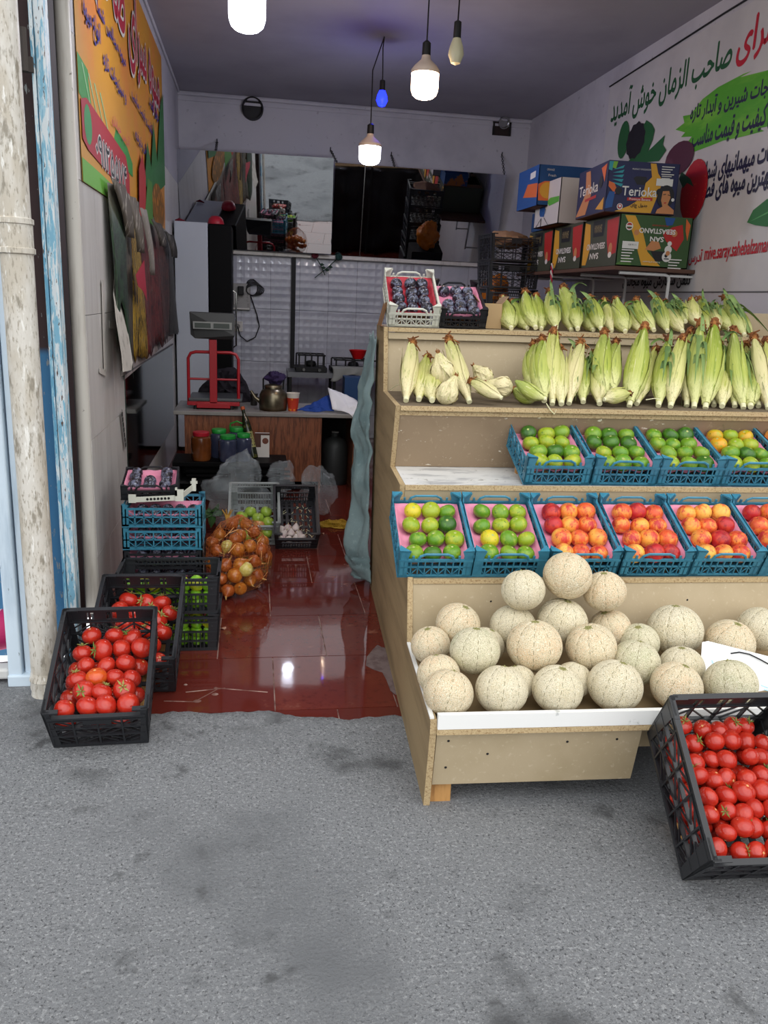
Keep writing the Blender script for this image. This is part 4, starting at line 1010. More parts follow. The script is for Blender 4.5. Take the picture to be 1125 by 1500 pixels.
fill_crate(MT, P_plum, ['dusty dark']*6+['dusty dark', None, 'dusty dark', 'dusty dark', None, 'dusty dark'], 'plum', 'the small black box, left stack', cups_t, zc=.056)
# broken white crate end on the blue box
fr = thing('crate_fragment', 'broken white plastic crate end lying on the blue plum box', 'crate fragment', (0, 0, 0))
A, B, D = aty(194, 737, 3.93), aty(263, 729, 3.93), aty(284, 700, 4.05)
B.z = max(B.z, .545); A.z = B.z-.012; D.z = B.z+.03
g = MB(); g.bar(A, B, .004, .026, (0, 0, 1)); g.bar(B, D, .004, .028, (0, 0, 1)); g.build('bar', m_whitepl, fr)
g = MB(); g.box(A+Vector((0, 0, .006)), (.035, .012, .04)); g.build('post', m_whitepl, fr)
g = MB(); g.box(B+Vector((.0, 0, .012)), (.04, .02, .055)); g.box(B+Vector((-.015, 0, .03)), (.01, .02, .04)); g.build('post', m_whitepl, fr)
g = MB(); g.box(D+Vector((0, 0, .008)), (.02, .03, .06)); g.box(D+Vector((.0, 0, .02)), (.034, .012, .012)); g.build('post', m_whitepl, fr)
g = MB()
for k in range(7):
    p = A.lerp(B, .32+k*.075); g.lathe([(.0065, 0), (.0065, .0012)], 8, Matrix.Translation(p+Vector((0, -.003, .0))) @ Matrix.Rotation(PI/2, 4, 'X'))
o = g.build('slot', m_blackmat, fr); o['kind'] = 'stuff'
# ------------------------------------------------------------------ onions in a net bag
def onion_pool(c1, c2, nm):
    m = mat(nm, c1, .3, layers=[('noise', 20, c2, .42, .68, (4, 4, .6)), ('noise', 60, '#6f3414', .58, .72, (5, 5, .3))], rand_off=True, coat=.2)
    root = thing('onion', 'x', 'onion')
    g = MB(); g.ball((0, 0, 0), 1, 20, 14, lambda d: Vector((d.x*.037, d.y*.037, d.z*.033+.014*max(0, d.z)**10-.004*max(0, -d.z)**8))); g.build('bulb', m, root, smooth=True)
    g = MB(); g.tube([(0, 0, .044), (.002, 0, .054), (.006, .002, .066)], [.006, .004, .002], 6); g.build('neck', mat(nm+'_neck', '#b98d52', .8), root, smooth=True)
    return Pool(root)
P_on = {'brown': onion_pool('#b0601f', '#c98438', 'onion_brown'), 'copper': onion_pool('#9c4a1c', '#b96a35', 'onion_copper'), 'pale': onion_pool('#c9b65a', '#d8c98a', 'onion_pale')}
r = random.Random(4); oc = Vector((-.095, 4.20, 0)); cnt = 0; kinds = ['brown', 'copper', 'brown', 'copper', 'brown']
on_px = [(322, 783, 4.32, 'brown'), (352, 784, 4.3, 'brown'), (372, 780, 4.36, 'copper'), (333, 800, 4.2, 'pale'), (348, 805, 4.15, 'brown'), (317, 806, 4.2, 'copper'), (366, 800, 4.2, 'brown'), (382, 805, 4.22, 'copper'), (385, 793, 4.3, 'brown'), (330, 828, 4.1, 'copper'), (352, 828, 4.08, 'brown'), (372, 822, 4.15, 'copper'), (360, 834, 4.06, 'pale'), (376, 842, 4.16, 'copper'), (325, 848, 4.08, 'copper'), (344, 843, 4.05, 'brown'), (334, 865, 4.04, 'copper'), (352, 862, 4.04, 'brown'), (318, 868, 4.12, 'copper'), (366, 850, 4.12, 'brown'), (340, 768, 4.38, 'copper'), (360, 768, 4.4, 'brown'), (312, 826, 4.16, 'brown'), (345, 790, 4.24, 'copper'), (310, 795, 4.28, 'copper'), (390, 815, 4.28, 'copper')]
for i, (x, y, Y, c) in enumerate(on_px):
    p = aty(x, y, Y); p.z = max(p.z, .034)
    P_on[c].get('%s onion in the net bag, %s%s from its top' % (c, 'pale yellow, ' if c == 'pale' else '', ORDN[sum(1 for q in on_px if q[1] < y)]), Matrix.Translation(p) @ rrot(r).to_4x4() @ Matrix.Rotation(r.uniform(0, 3), 4, 'X') @ Matrix.Scale(r.uniform(.9, 1.12), 4))
nb = MB(); cc = aty(349, 818, 4.2)
def netf(d):
    k = 1+.10*noise.noise(d*3.1)+.05*noise.noise(d*7); z = d.z*.215*k
    w = 1-.25*max(0, d.z)**2; return Vector((d.x*.172*k*w, d.y*.15*k*w, z+.02))
nb.ball(cc, 1, 46, 34, netf)
for i, v in enumerate(nb.v): nb.v[i] = (v[0], v[1], max(v[2], .004))
ob = nb.build('net_bag', mat('orange_net', '#9c5220', .45)); tag(ob, 'orange net bag holding onions on the red tile floor', 'net bag')
w_ = ob.modifiers.new('wire', 'WIREFRAME'); w_.thickness = .0016; w_.use_replace = True
# gathered film streaks on the bag
g = MB()
for k in range(14):
    a = r.uniform(-2.6, -.4); z0 = r.uniform(-.8, .8); d = Vector((math.cos(a)*math.sqrt(1-z0*z0), math.sin(a)*math.sqrt(1-z0*z0), z0)); p = cc+netf(d)*1.02; q = cc+netf((d+Vector((r.uniform(-.35, .35), 0, r.uniform(.05, .3)))).normalized())*1.03
    g.bar(p, q, .003, .0015, d)
o = g.build('net_fold', mat('net_fold', '#dda066', .3), ob); o['kind'] = 'stuff'
g = MB(); tp = aty(333, 762, 4.36)
for k in range(7): a = k*.9; g.tube([tp+Vector((0, 0, -.02)), tp+Vector((.012*math.cos(a), .008, .03)), tp+Vector((.03*math.cos(a), .012*math.sin(a), .06))], [.004, .005, .002], 5)
g.build('net_tie', mat('net_tie', '#b38a3c', .7), ob)
# ------------------------------------------------------------------ apples, garlic, bags
gc = harvest_crate('grey plastic crate of green apples behind the onion bag', m_greypl, .30, .40, .19, style='slat')
MG_ = crate_M(.005, 4.98, .0, 0, math.radians(24)); gc.matrix_world = MG_
def apple_pool(c1, c2, nm):
    root = thing('apple', 'x', 'apple')
    def fn(d):
        return Vector((d.x*.039, d.y*.039, d.z*.036))*(1-.16*math.exp(-(1-d.z)/.06)-.10*math.exp(-(1+d.z)/.06))
    g = MB(); g.ball((0, 0, 0), 1, 22, 16, fn); g.build('skin', mat(nm, c1, .3, layers=[('noise', 34, c2, .45, .7)], coat=.2, rand_off=True), root, smooth=True)
    g = MB(); g.tube([(0, 0, .026), (.002, 0, .036), (.006, 0, .046)], [.0015, .0015, .002], 5); g.build('stem', m_scarb, root); return Pool(root)
P_ap = {'green': apple_pool('#8fae3c', '#a9bf56', 'apple_green'), 'blushed': apple_pool('#c98a5a', '#9aae45', 'apple_blush')}
for i, (x, y, Y, c) in enumerate([(354, 757, 5.04, 'green'), (367, 750, 5.10, 'green'), (390, 750, 5.10, 'green'), (378, 759, 5.05, 'green'), (358, 769, 5.0, 'green'), (379, 770, 4.99, 'blushed'), (393, 765, 5.03, 'green'), (371, 779, 4.96, 'green'), (391, 780, 4.96, 'green'), (383, 787, 4.95, 'green'), (362, 785, 4.95, 'green')]):
    P_ap[c].get('%s apple in the grey crate, %s from the top' % ('red-blushed' if c == 'blushed' else 'green', ORD[i]), Matrix.Translation(aty(x, y, Y)) @ rrot(r).to_4x4())
bc2 = harvest_crate('black slatted crate with garlic, tipped forward right of the apples', m_blackpl, .26, .40, .15, style='slat', drop=.05)
MGa = crate_M(.268, 4.90, .0, 0, math.radians(34)); bc2.matrix_world = MGa
root = thing('garlic', 'x', 'garlic')
def fn(d):
    a = math.atan2(d.y, d.x); return Vector((d.x*.024, d.y*.024, d.z*.02+.018*max(0, d.z)**8))*(1+.05*math.sin(8*a)*(1-abs(d.z)))
g = MB(); g.ball((0, 0, 0), 1, 24, 12, fn); g.build('bulb', mat('garlic_skin', '#d6c9c4', .55, layers=[('noise', 9, '#b592a0', .5, .7, (5, 5, .6))], rand_off=True), root, smooth=True)
g = MB(); g.tube([(0, 0, .034), (.001, 0, .048)], [.004, .003], 6); g.build('neck', mat('garlic_neck', '#b8a888', .8), root)
P_ga = Pool(root)
for i, (x, y) in enumerate([(-.09, .05), (-.045, .045), (.0, .052), (-.075, .092), (-.03, .095), (.018, .092), (-.095, .13), (-.05, .14), (0, .14), (.042, .06)]):
    P_ga.get('garlic bulb in the black crate, %s %s' % (ORD[i], 'counting from the front left'), MGa @ Matrix.Translation((x, y, .036)) @ rrot(r).to_4x4())
g = MB()
for k in range(40):
    x, y = r.uniform(-.11, .11), r.uniform(.04, .33); a = r.uniform(0, 3.1); l = r.uniform(.008, .03); g.bar((x, y, .016), (x+l*math.cos(a), y+l*math.sin(a), .02), .002, .0012)
o = g.build('garlic_straw', m_stalk); o.matrix_world = MGa; tag(o, 'dry straw bits on the floor of the garlic crate', 'straw', kind='stuff')
m_film = mat('clear_film', '#b9c2c8', .16, alpha=.17, spec=1., bump=('noise', 18, .6, .02))
def crumple(name, label, cat, c, size, seed, m, amp=.35, n=40, zmin=.004, **kw):
    g = MB(); off = Vector((seed*7.3, seed*3.1, seed))
    def fn(d):
        k = 1+amp*noise.noise(d*1.7+off)+amp*.55*abs(noise.noise(d*4.1+off))+amp*.3*noise.noise(d*9+off); return Vector((d.x*size[0], d.y*size[1], d.z*size[2]))*k
    g.ball(c, 1, n, n*2//3, fn); g.v = [(v[0], v[1], max(v[2], zmin)) for v in g.v]
    return tag(g.build(name, m, smooth=True, ang=30, **kw), label, cat)
crumple('plastic_bag', 'big crumpled clear plastic bag behind the onion bag', 'plastic bag', aty(345, 725, 5.35), (.20, .15, .22), 2, m_film, .4)
crumple('plastic_bag', 'small clear plastic bag left of the garlic crate top', 'plastic bag', aty(412, 700, 5.55), (.085, .07, .11), 5, m_film, .4, zmin=.12)
crumple('plastic_bag', 'knotted clear plastic bag to the right behind the garlic crate', 'plastic bag', aty(466, 718, 5.5), (.12, .09, .15), 8, m_film, .35)
block((.21, 5.55, 0), (.12, .12, .13), 'dark box hidden under the small clear bag', m_blackmat)
lf = thing('leafy_greens', 'dark leafy greens inside the big clear plastic bag', 'greens', aty(312, 752, 5.3)); 
for k in range(16):
    a, e = r.uniform(0, 6.28), r.uniform(-.2, 1.1); d = Vector((math.cos(a)*math.cos(e), math.sin(a)*math.cos(e), math.sin(e)))*r.uniform(.07, .12); sd = d.cross(Vector((0, 0, 1))).normalized()*.026
    g = MB(); g.grid(lambda u, v: d*v+sd*(u-.5)*2*math.sin(PI*min(1, v*.9+.1))+Vector((0, 0, .012*math.cos((u-.5)*6)-.05*v*v)), 4, 6); g.build('leaf', mat('green_leaf', '#2c4a22', .5, layers=[('noise', 12, '#3f6630', .45, .7)]) if k == 0 else bpy.data.materials['green_leaf'], lf, smooth=True)
o = crumple('net_sack', 'crumpled yellow net sack on the dark floor beside the tarp', 'net sack', aty(492, 776, 5.45), (.115, .09, .055), 11, mat('yellow_net', '#b08a1c', .6), .5, n=34)
w_ = o.modifiers.new('wire', 'WIREFRAME'); w_.thickness = .004
# litter on the tiles
for i, (x, y, s) in enumerate(((377, 860, .018), (327, 921, .014), (473, 782, .01))):
    g = MB(); p = atz(x, y, 0); g.poly([p+Vector((s*math.cos(a)*(1+.4*math.sin(a*3)), s*math.sin(a)*.7, .004*math.sin(a*2)+.002)) for a in [q*.8 for q in range(8)]], (0, 0, .0015))
    tag(g.build('onion_skin', mat('skin_scrap_%d' % i, '#b98d78', .7)), ['onion skin scrap on the tiles right of the onion bag', 'onion skin scrap on the tiles by the lime crates', 'onion skin scrap near the yellow net sack'][i], 'litter')
o = bpy.data.objects['onion_skin']
# ================================================================== back of the shop
# dim mirror sheet on the lower left wall
g = MB(); g.span((XL, 5.0, .30), (XL+.006, 7.9, 1.06)); mr = g.build('wall_mirror', m_mirrordim); tag(mr, 'dim dirty mirror sheet on the lower left wall reflecting the counter', 'mirror')
g = MB(); g.bar((XL+.009, 5.0, 1.06), (XL+.009, 7.9, 1.06), .006, .012); g.build('edge', m_joint, mr)
# perforated metal strip and paper scrap on the left wall
g = MB()
A, B = atx(178, 603, XL+.012), atx(184, 655, XL+.012); g.bar(A, B, .05, .003, (1, 0, 0)); o = g.build('metal_strip', mat('galvanised', '#a9adaa', .35, metal=.7)); tag(o, 'perforated galvanised strip fixed on the left wall', 'bracket')
g = MB()
for k in range(7): p = A.lerp(B, (k+.5)/7); g.span(p+Vector((.002, -.013, -.012)), p+Vector((.0032, .013, .012)))
o2 = g.build('slot', m_blackmat, o); o2['kind'] = 'stuff'
# fridge
fg = thing('fridge', 'tall white fridge with a glossy black door in the back left corner', 'fridge', (0, 0, 0))
xf0, xf1, xf2 = XL+.02, aty(304, 327, 8.15).x, aty(339, 327, 8.15).x; zt = aty(304, 326, 8.15).z
g = MB(); g.span((xf0, 8.15, .04), (xf1, 8.8, zt)); g.build('cabinet', m_fridgew, fg, bevel=.008)
g = MB(); g.span((xf1+.004, 8.16, .06), (xf2, 8.8, zt-.006)); fd = g.build('door', m_blackgloss, fg, bevel=.01)
g = MB(); g.tube([(xf2, 8.7, 1.0), (xf2+.03, 8.7, 1.02), (xf2+.03, 8.7, 1.55), (xf2, 8.7, 1.57)], .008, 8); g.build('handle', m_chrome, fd, smooth=True)
for y in (8.2, 8.72): g = MB(); g.span((xf0+.03, y, 0), (xf1-.02, y+.05, .05)); g.build('foot', m_blackmat, fg)
c = aty(319, 322, 8.3); bw = thing('bowl', 'small red bowl turned over on top of the fridge', 'bowl', (c.x-.02, 8.35, zt))
g = MB(); g.lathe([(.075, 0), (.078, .012), (.068, .05), (.045, .075), (.03, .078), (0, .078)], 24); g.build('shell', mat('red_plastic', '#b01e30', .4), bw, smooth=True)
c = aty(262, 327, 8.2); g = MB(); g.tube([(c.x-.04, 8.25, zt+.012), (c.x, 8.24, zt+.02), (c.x+.05, 8.26, zt+.010)], [.004, .014, .006], 8); tag(g.build('red_cloth', mat('dark_red_cloth', '#6d1524', .8), smooth=True), 'crumpled dark red rag on the fridge top at the wall', 'rag')
# ------------------------------------------------------------------ hanging mirrors, tipped forward on chains
LEAN = math.radians(12.8)
def mirror(name, label, p0, p1, zb, h, lean):
    """p0,p1: lower corners (x,y)"""
    A, B = Vector((*p0, zb)), Vector((*p1, zb)); X = (B-A).normalized(); N = X.cross(Vector((0, 0, 1))).normalized()
    Up = (Vector((0, 0, 1))*math.cos(lean)+N*math.sin(lean)); th = X.cross(Up)
    g = MB(); g.poly([A, B, B+Up*h, A+Up*h], -th*.005); o = g.build(name, m_glassdark); tag(o, label, 'mirror'); return o, A, B, A+Up*h, B+Up*h
zb = 1.99
xL0, xL1, xR1 = -.745, .80, 2.62
m1, A1, B1, C1, D1 = mirror('wall_mirror', 'left wall mirror on the ledge, tipped forward, reflecting fridge and street', (xL0, 9.02), (xL1, 8.90), zb, .93, LEAN)
m2, A2, B2, C2, D2 = mirror('wall_mirror', 'right wall mirror tipped forward, mostly reflecting black sheeting', (xL1+.012, 9.03), (xR1, 9.03), zb, .91, LEAN)
g = MB(); s_ = (B2-A2).normalized(); u_ = (C2-A2); p = A2+s_*.31; g.bar(p-Vector((0, .004, 0)), p+u_-Vector((0, .004, 0)), .008, .003, (0, 1, 0)); g.build('seam_strip', m_chrome, m2)
for i, (x, C, D) in enumerate(((318, C1, D1), (484, C2, D2), (573, C2, D2), (735, C2, D2))):
    top = aty(x, {318: 207, 484: 219, 573: 226, 735: 226}[x], YB-.01); f = max(.01, min(.99, (top.x-C.x)/(D.x-C.x))); bot = C.lerp(D, f)
    g = MB(); n = 11
    for k in range(n):
        p = top.lerp(bot, (k+.5)/n); a = k % 2; w = Vector((.011, 0, 0)) if a else Vector((0, .011, 0)); d = (bot-top).normalized()*.016
        g.tube([p-d, p-d*.5+w, p+d*.5+w, p+d, p+d*.5-w, p-d*.5-w, p-d], .0035, 5)
    g.tube([top+Vector((0, .01, 0)), top+Vector((0, -.015, .004)), top+Vector((0, -.02, .02))], .005, 6)
    tag(g.build('chain', m_wire), 'short hanging chain holding the mirrors, %s from left' % ORD[i], 'chain')
# black sheeting hung on the rear of the stand, blue-grey tarp at its left end
g = MB()
def sh(a, b): u = .10+a*2.08; z = .05+b*1.36; return SM @ Vector((u, 2.085+.05*math.sin(a*23)*(1-.3*b)+.03*noise.noise(Vector((a*6, b*5, 2))), z))
def sh0(a, b): p = sh(a, b); return p
g.grid(sh, 60, 20); tag(g.build('plastic_sheet', m_blacksheet, smooth=True, solid=.003), 'black plastic sheeting hung behind the stand, seen in the mirror', 'sheeting')
for u in (.35, 1.2, 2.05):
    g = MB(); g.span((u, 2.062, .0), (u+.03, 2.10, 1.41)); o = g.build('rear_post', m_blackmat, stand)
g = MB()
zs_ = [(1.37, 0.0), (1.2, .045), (1.0, .068), (.8, .075), (.6, .085), (.4, .10), (.2, .118), (.12, .10), (.05, .07)]
def tarp(a, b):
    t = b*(len(zs_)-1); i = min(int(t), len(zs_)-2); k = t-i; z = zs_[i][0]*(1-k)+zs_[i+1][0]*k; w = zs_[i][1]*(1-k)+zs_[i+1][1]*k
    v = 1.92+a*.42; u = -.012-w*math.sin(PI*min(1, a*1.25))**.7*.9-.018*math.sin(a*14+b*4)*min(1, b*3)-.035*noise.noise(Vector((a*4, b*9, 3)))*min(1, b*4)-.03*abs(noise.noise(Vector((a*7+b*5, b*13, 7))))*min(1, b*4)
    return SM @ Vector((min(u, -.006), v, z+.03*noise.noise(Vector((a*3, b*2, 9)))))
g.grid(tarp, 30, 44); tag(g.build('tarp', m_tarp, smooth=True, solid=.003), 'crumpled blue-grey tarp hanging at the rear left edge of the stand', 'tarp')
# ------------------------------------------------------------------ low black table with jars
YT = 5.95
p0, p1 = aty(252, 674, YT), aty(421, 681, YT); ztb = (p0.z+p1.z)/2
lt = thing('low_table', 'low black two-tier table in front of the wooden counter', 'table', (0, 0, 0))
g = MB(); g.span((p0.x, YT, ztb-.035), (p1.x, YT+.33, ztb)); g.build('table_top', m_blackgloss, lt, bevel=.004)
g = MB(); g.span((p0.x+.03, YT+.03, ztb-.17), (p1.x-.03, YT+.32, ztb-.15)); g.build('shelf', m_blackmat, lt)
g = MB(); g.span((p0.x+.03, YT+.31, .02), (p1.x-.03, YT+.325, ztb-.03)); g.build('back_panel', m_blackmat, lt)
for x in (p0.x+.02, (p0.x+p1.x)/2, p1.x-.05): g = MB(); g.span((x, YT+.02, 0), (x+.03, YT+.32, ztb-.03)); g.build('side_panel', m_blackmat, lt)
for k in range(2):
    for q in range(3): g = MB(); x = p0.x+.1+k*.46; g.span((x, YT+.012, ztb-.075-q*.035), (x+.30, YT+.02, ztb-.060-q*.035)); g.build('slat', m_blackgloss, lt)
def jar(c, r, h, mcontent, mlid, label, handle=False):
    t = thing('jar', label, 'jar', c)
    g = MB(); g.lathe([(r*.93, 0), (r, .012), (r, h*.72), (r*.96, h*.80), (r*.72, h*.86), (r*.72, h*.9)], 22); g.build('body', mcontent, t, smooth=True)
    g = MB(); g.lathe([(r*.80, h*.86), (r*.82, h*.88), (r*.82, h*.985), (r*.78, h), (0, h)], 22); ld = g.build('lid', mlid, t, smooth=True)
    if handle:
        g = MB(); g.tube([(-r*.8, 0, h*.94), (-r*.7, -.01, h*1.12), (0, -.015, h*1.2), (r*.7, -.01, h*1.12), (r*.8, 0, h*.94)], .006, 6); g.build('handle', mlid, ld, smooth=True)
    return t
mg = mat('lid_green', '#1f8a35', .4); mrd = mat('lid_red', '#a81c2c', .4); mh = mat('honey_jar', '#5a2f14', .15, layers=[('noise', 5, '#7a4420', .4, .7)], coat=.5); mo = mat('pickle_jar', '#31364c', .15, layers=[('noise', 12, '#3f455a', .4, .7)], coat=.5)
def at_table(x, y): q = aty(x, y, YT+.1); q.z = ztb; return q
def jar_px(xc, yb, yt, wpx, Y, *a, **k):
    q = aty(xc, yb, Y); q.z = ztb; return jar(q, wpx/2/FPX*Y*1.02, (yb-yt)/FPX*Y*1.0, *a, **k)
jar_px(295, 672, 631, 28, YT+.10, mh, mrd, 'brown honey jar with a red lid at the left of the low table')
jar_px(321, 668, 627, 25, YT+.22, mo, mg, 'dark jar with green lid at the back, beside the honey jar')
jar_px(347, 668, 624, 25, YT+.22, mo, mg, 'dark jar with green lid and raised green handle at the back', handle=True)
jar_px(334, 674, 636, 27, YT+.07, mo, mg, 'dark jar with green lid standing in front of the other green-lidded jars')
jar_px(357, 671, 631, 23, YT+.09, mo, mg, 'dark jar with green lid nearest the leaning bottle')
# leaning bottle and boxed card
b0, b1 = aty(372, 664, YT+.12), aty(355, 596, YT+.26); b0.z = ztb+.01
bt = thing('bottle', 'dark green bottle with gold label leaning against the counter', 'bottle', b0); d = b1-b0; Lb = d.length
R_ = rot_to((0, 0, 1), d).to_4x4(); bt.matrix_world = Matrix.Translation(b0) @ R_
g = MB(); g.lathe([(.030, 0), (.034, .01), (.034, Lb*.62), (.028, Lb*.74), (.014, Lb*.84), (.013, Lb*.95)], 18); g.build('glass', mat('bottle_green', '#1d2214', .15, layers=[('noise', 14, '#4a4a22', .55, .62)]), bt, smooth=True)
g = MB(); g.lathe([(.0345, Lb*.2), (.0345, Lb*.5)], 18, caps=False); g.build('label_band', mat('gold_label', '#8f8a55', .4, layers=[('voro', 60, '#1e1c14', .35, .3)]), bt, smooth=True)
g = MB(); g.lathe([(.015, Lb*.94), (.016, Lb*.95), (.016, Lb), (0, Lb)], 12); g.build('cap', mat('cap_orange', '#a8491c', .5), bt, smooth=True)
q = aty(384, 657, YT+.22); cb = thing('small_box', 'small brown and white printed box standing right of the bottle', 'box', (q.x, YT+.22, ztb))
hh = (658-621)/FPX*YT; g = MB(); g.span((-.055, 0, 0), (.055, .03, hh)); g.build('carton', mat('box_white', '#c9c4be', .6), cb)
g = MB(); g.span((-.056, -.002, hh*.42), (-.01, 0, hh*1.0)); g.span((-.01, -.002, hh*.92), (.056, 0, hh*1.0)); g.build('print_brown', mat('print_brown', '#4b2c20', .6), cb)
g = MB(); g.lathe([(.024, 0), (0, .001)], 16, Matrix.Translation((.024, -.001, hh*.68)) @ Matrix.Rotation(PI/2, 4, 'X')); g.lathe([(.012, 0), (0, .001)], 12, Matrix.Translation((.024, -.0035, hh*.68)) @ Matrix.Rotation(PI/2, 4, 'X')); g.build('print_ring', mat('print_darkbrown', '#6b3c2c', .6), cb)
# ------------------------------------------------------------------ counter
YC = 6.42
pA, pB = aty(258, 601, YC), aty(473, 606, YC); zc = pB.z; pC = aty(528, 606, YC)
ct = thing('counter', 'wood-grain counter with a pale worktop and the red scale on it', 'counter', (0, 0, 0))
m_desk = mat('walnut_laminate', '#7d4a31', .35, layers=[('noise', 7, '#5d3423', .44, .60, (6, 1, .8)), ('noise', 24, '#94603f', .54, .68, (6, 1, .35)), ('noise', 3, '#5d3423', .58, .7, (2, 1, .7))])
g = MB(); g.span((pA.x-.02, YC-.02, zc-.03), (pC.x, YC+.62, zc)); g.build('worktop', mat('worktop_grey', '#8d8a86', .35, layers=[('noise', 3, '#7a7773', .4, .7)]), ct, bevel=.004)
xd = [pA.x+.06, pA.x+.06+(pB.x-pA.x-.06)*.40, pA.x+.06+(pB.x-pA.x-.06)*.65, pB.x-.006]
for a, b_ in zip(xd[:-1], xd[1:]): g = MB(); g.span((a+.001, YC, .09), (b_-.001, YC+.018, zc-.03)); g.build('front_panel', m_desk, ct)
for x in (pA.x+.06, pB.x-.024, pC.x-.05): g = MB(); g.span((x, YC+.02, 0), (x+.018, YC+.58, zc-.03)); g.build('side_panel', m_desk, ct)
g = MB(); g.span((pA.x+.06, YC+.56, .0), (pC.x-.05, YC+.575, zc-.03)); g.build('back_panel', m_dark, ct)
def on_c(x, y, Y): q = aty(x, y, Y); return Vector((q.x, Y, zc))
# platform scale
YS = YC+.12; s0 = on_c(313, 595, YS); k = YS/FPX
sc = thing('platform_scale', 'red tubular platform scale with grey display head on the counter', 'scale', s0)
m_sred = mat('scale_red', '#a01420', .35)
g = MB(); g.span((-.018*1.6, -.02, .02), (.018*1.6, .02, 98*k)); g.build('column', m_sred, sc, bevel=.003)
hw = 35*k; top_ = 80*k
g = MB(); g.tube([(-hw, .03, .05), (-hw, .03, top_-.05), (-hw+.02, .03, top_-.012), (-hw+.06, .03, top_), (hw-.06, .03, top_), (hw-.02, .03, top_-.012), (hw, .03, top_-.05), (hw, .03, .05)], .0125, 10); g.build('guard_rail', m_sred, sc, smooth=True)
g = MB(); g.tube([(-hw, .03, 42*k), (hw, .03, 42*k)], .009, 8); g.build('cross_bar', m_sred, sc, smooth=True)
g = MB(); g.span((-hw-.01, -.02, .03), (hw+.01, .01, .06)); g.span((-.13, -.035, .012), (.13, -.015, .05)); g.build('base_frame', m_sred, sc, bevel=.003)
g = MB(); g.span((-hw, .0, .062), (hw+.03, .40, .085)); g.build('platform', mat('platform_steel', '#55585a', .4, metal=.5), sc, bevel=.004)
for x in (-.14, .14):
    for y in (.0, .34): g = MB(); g.lathe([(.018, 0), (.015, .03)], 10, Matrix.Translation((x, y, 0))); g.build('foot', m_blackmat, sc)
g = MB(); w2 = 30*k; z0, z1 = 99*k, 135*k
g.poly([(-w2*.82, -.03, z0), (w2*.9, -.03, z0), (w2, -.06, z0+.03), (w2, -.03, z1), (-w2*1.05, -.03, z1), (-w2*1.0, -.06, z0+.03)], (0, .08, 0)); g.build('display_head', mat('scale_grey', '#313334', .4), sc, bevel=.004)
g = MB(); g.span((-w2*.88, -.066, z0+.075), (w2*.88, -.058, z0+.13)); bz = g.build('display_bezel', mat('bezel_silver', '#8f9290', .35), sc)
for a in (-.8, .05): g = MB(); g.span((w2*a, -.072, z0+.085), (w2*(a+.72), -.066, z0+.12)); g.build('display_window', mat('lcd_grey', '#39423c', .2), bz)
# kettle with a purple cloth
YK = YC+.16; kt = thing('kettle', 'battered steel kettle with a purple cloth on its lid', 'kettle', on_c(400, 599, YK)); k = YK/FPX
g = MB(); r_ = 20*k; g.lathe([(r_*.97, 0), (r_*1.02, .02), (r_*1.03, 14*k), (r_*.98, 22*k), (r_*.84, 28*k), (r_*.62, 31*k), (r_*.6, 34*k)], 28); g.build('body', mat('kettle_steel', '#6b6454', .3, metal=.9, layers=[('noise', 5, '#8a7f68', .4, .7), ('z', 1, '#4a3524', .04, .0)]), kt, smooth=True)
g = MB(); g.lathe([(r_*.66, 33.5*k), (r_*.6, 36*k), (r_*.2, 38*k), (0, 38*k)], 24); g.build('lid', mat('kettle_lid', '#7a7260', .35, metal=.9), kt, smooth=True)
g = MB(); g.tube([(-r_*.9, 0, 12*k), (-r_*1.3, 0, 17*k), (-r_*1.6, 0, 27*k)], [.022, .016, .011], 10); g.build('spout', bpy.data.materials['kettle_steel'], kt, smooth=True)
g = MB(); g.tube([(-r_*.7, 0, 28*k), (-r_*.72, 0, 44*k), (-r_*.4, 0, 51*k), (r_*.5, 0, 51*k), (r_*.75, 0, 44*k), (r_*.7, 0, 28*k)], .007, 8); g.build('handle', m_blackmat, kt, smooth=True)
q = Vector((on_c(402, 599, YK).x, YK, zc+46*k)); crumple('cloth', 'crumpled dark purple cloth draped over the kettle handle', 'cloth', q, (13*k, .05, 8*k), 3, mat('purple_cloth', '#26173f', .85), .45, n=30)
q = on_c(372, 598, YK+.25); gl = thing('tea_glass', 'small dark glass on the counter left of the kettle', 'glass', q); g = MB(); g.lathe([(.026, 0), (.03, .01), (.026, .06), (.034, .10)], 14); g.build('glass_body', mat('dark_glass', '#2a2622', .1), gl, smooth=True)
# paper cup
YP = YC+.13; cu = thing('paper_cup', 'paper cup printed red and orange, right of the kettle', 'cup', on_c(429, 597, YP)); k = YP/FPX
mc = mat('cup_print', '#c23a22', .5, layers=[('voro', 28, '#e0902c', .3, .2), ('z', 1, '#d8d2c8', .105, .108)])
g = MB(); g.lathe([(7*k, 0), (9.4*k, 25*k), (9.9*k, 26*k), (9.0*k, 26*k), (6.6*k, .004)], 22, caps=False); g.build('cup_wall', mc, cu, smooth=True)
g = MB(); g.lathe([(6.9*k, .002), (0, .002)], 20); g.build('cup_base', m_paper, cu)
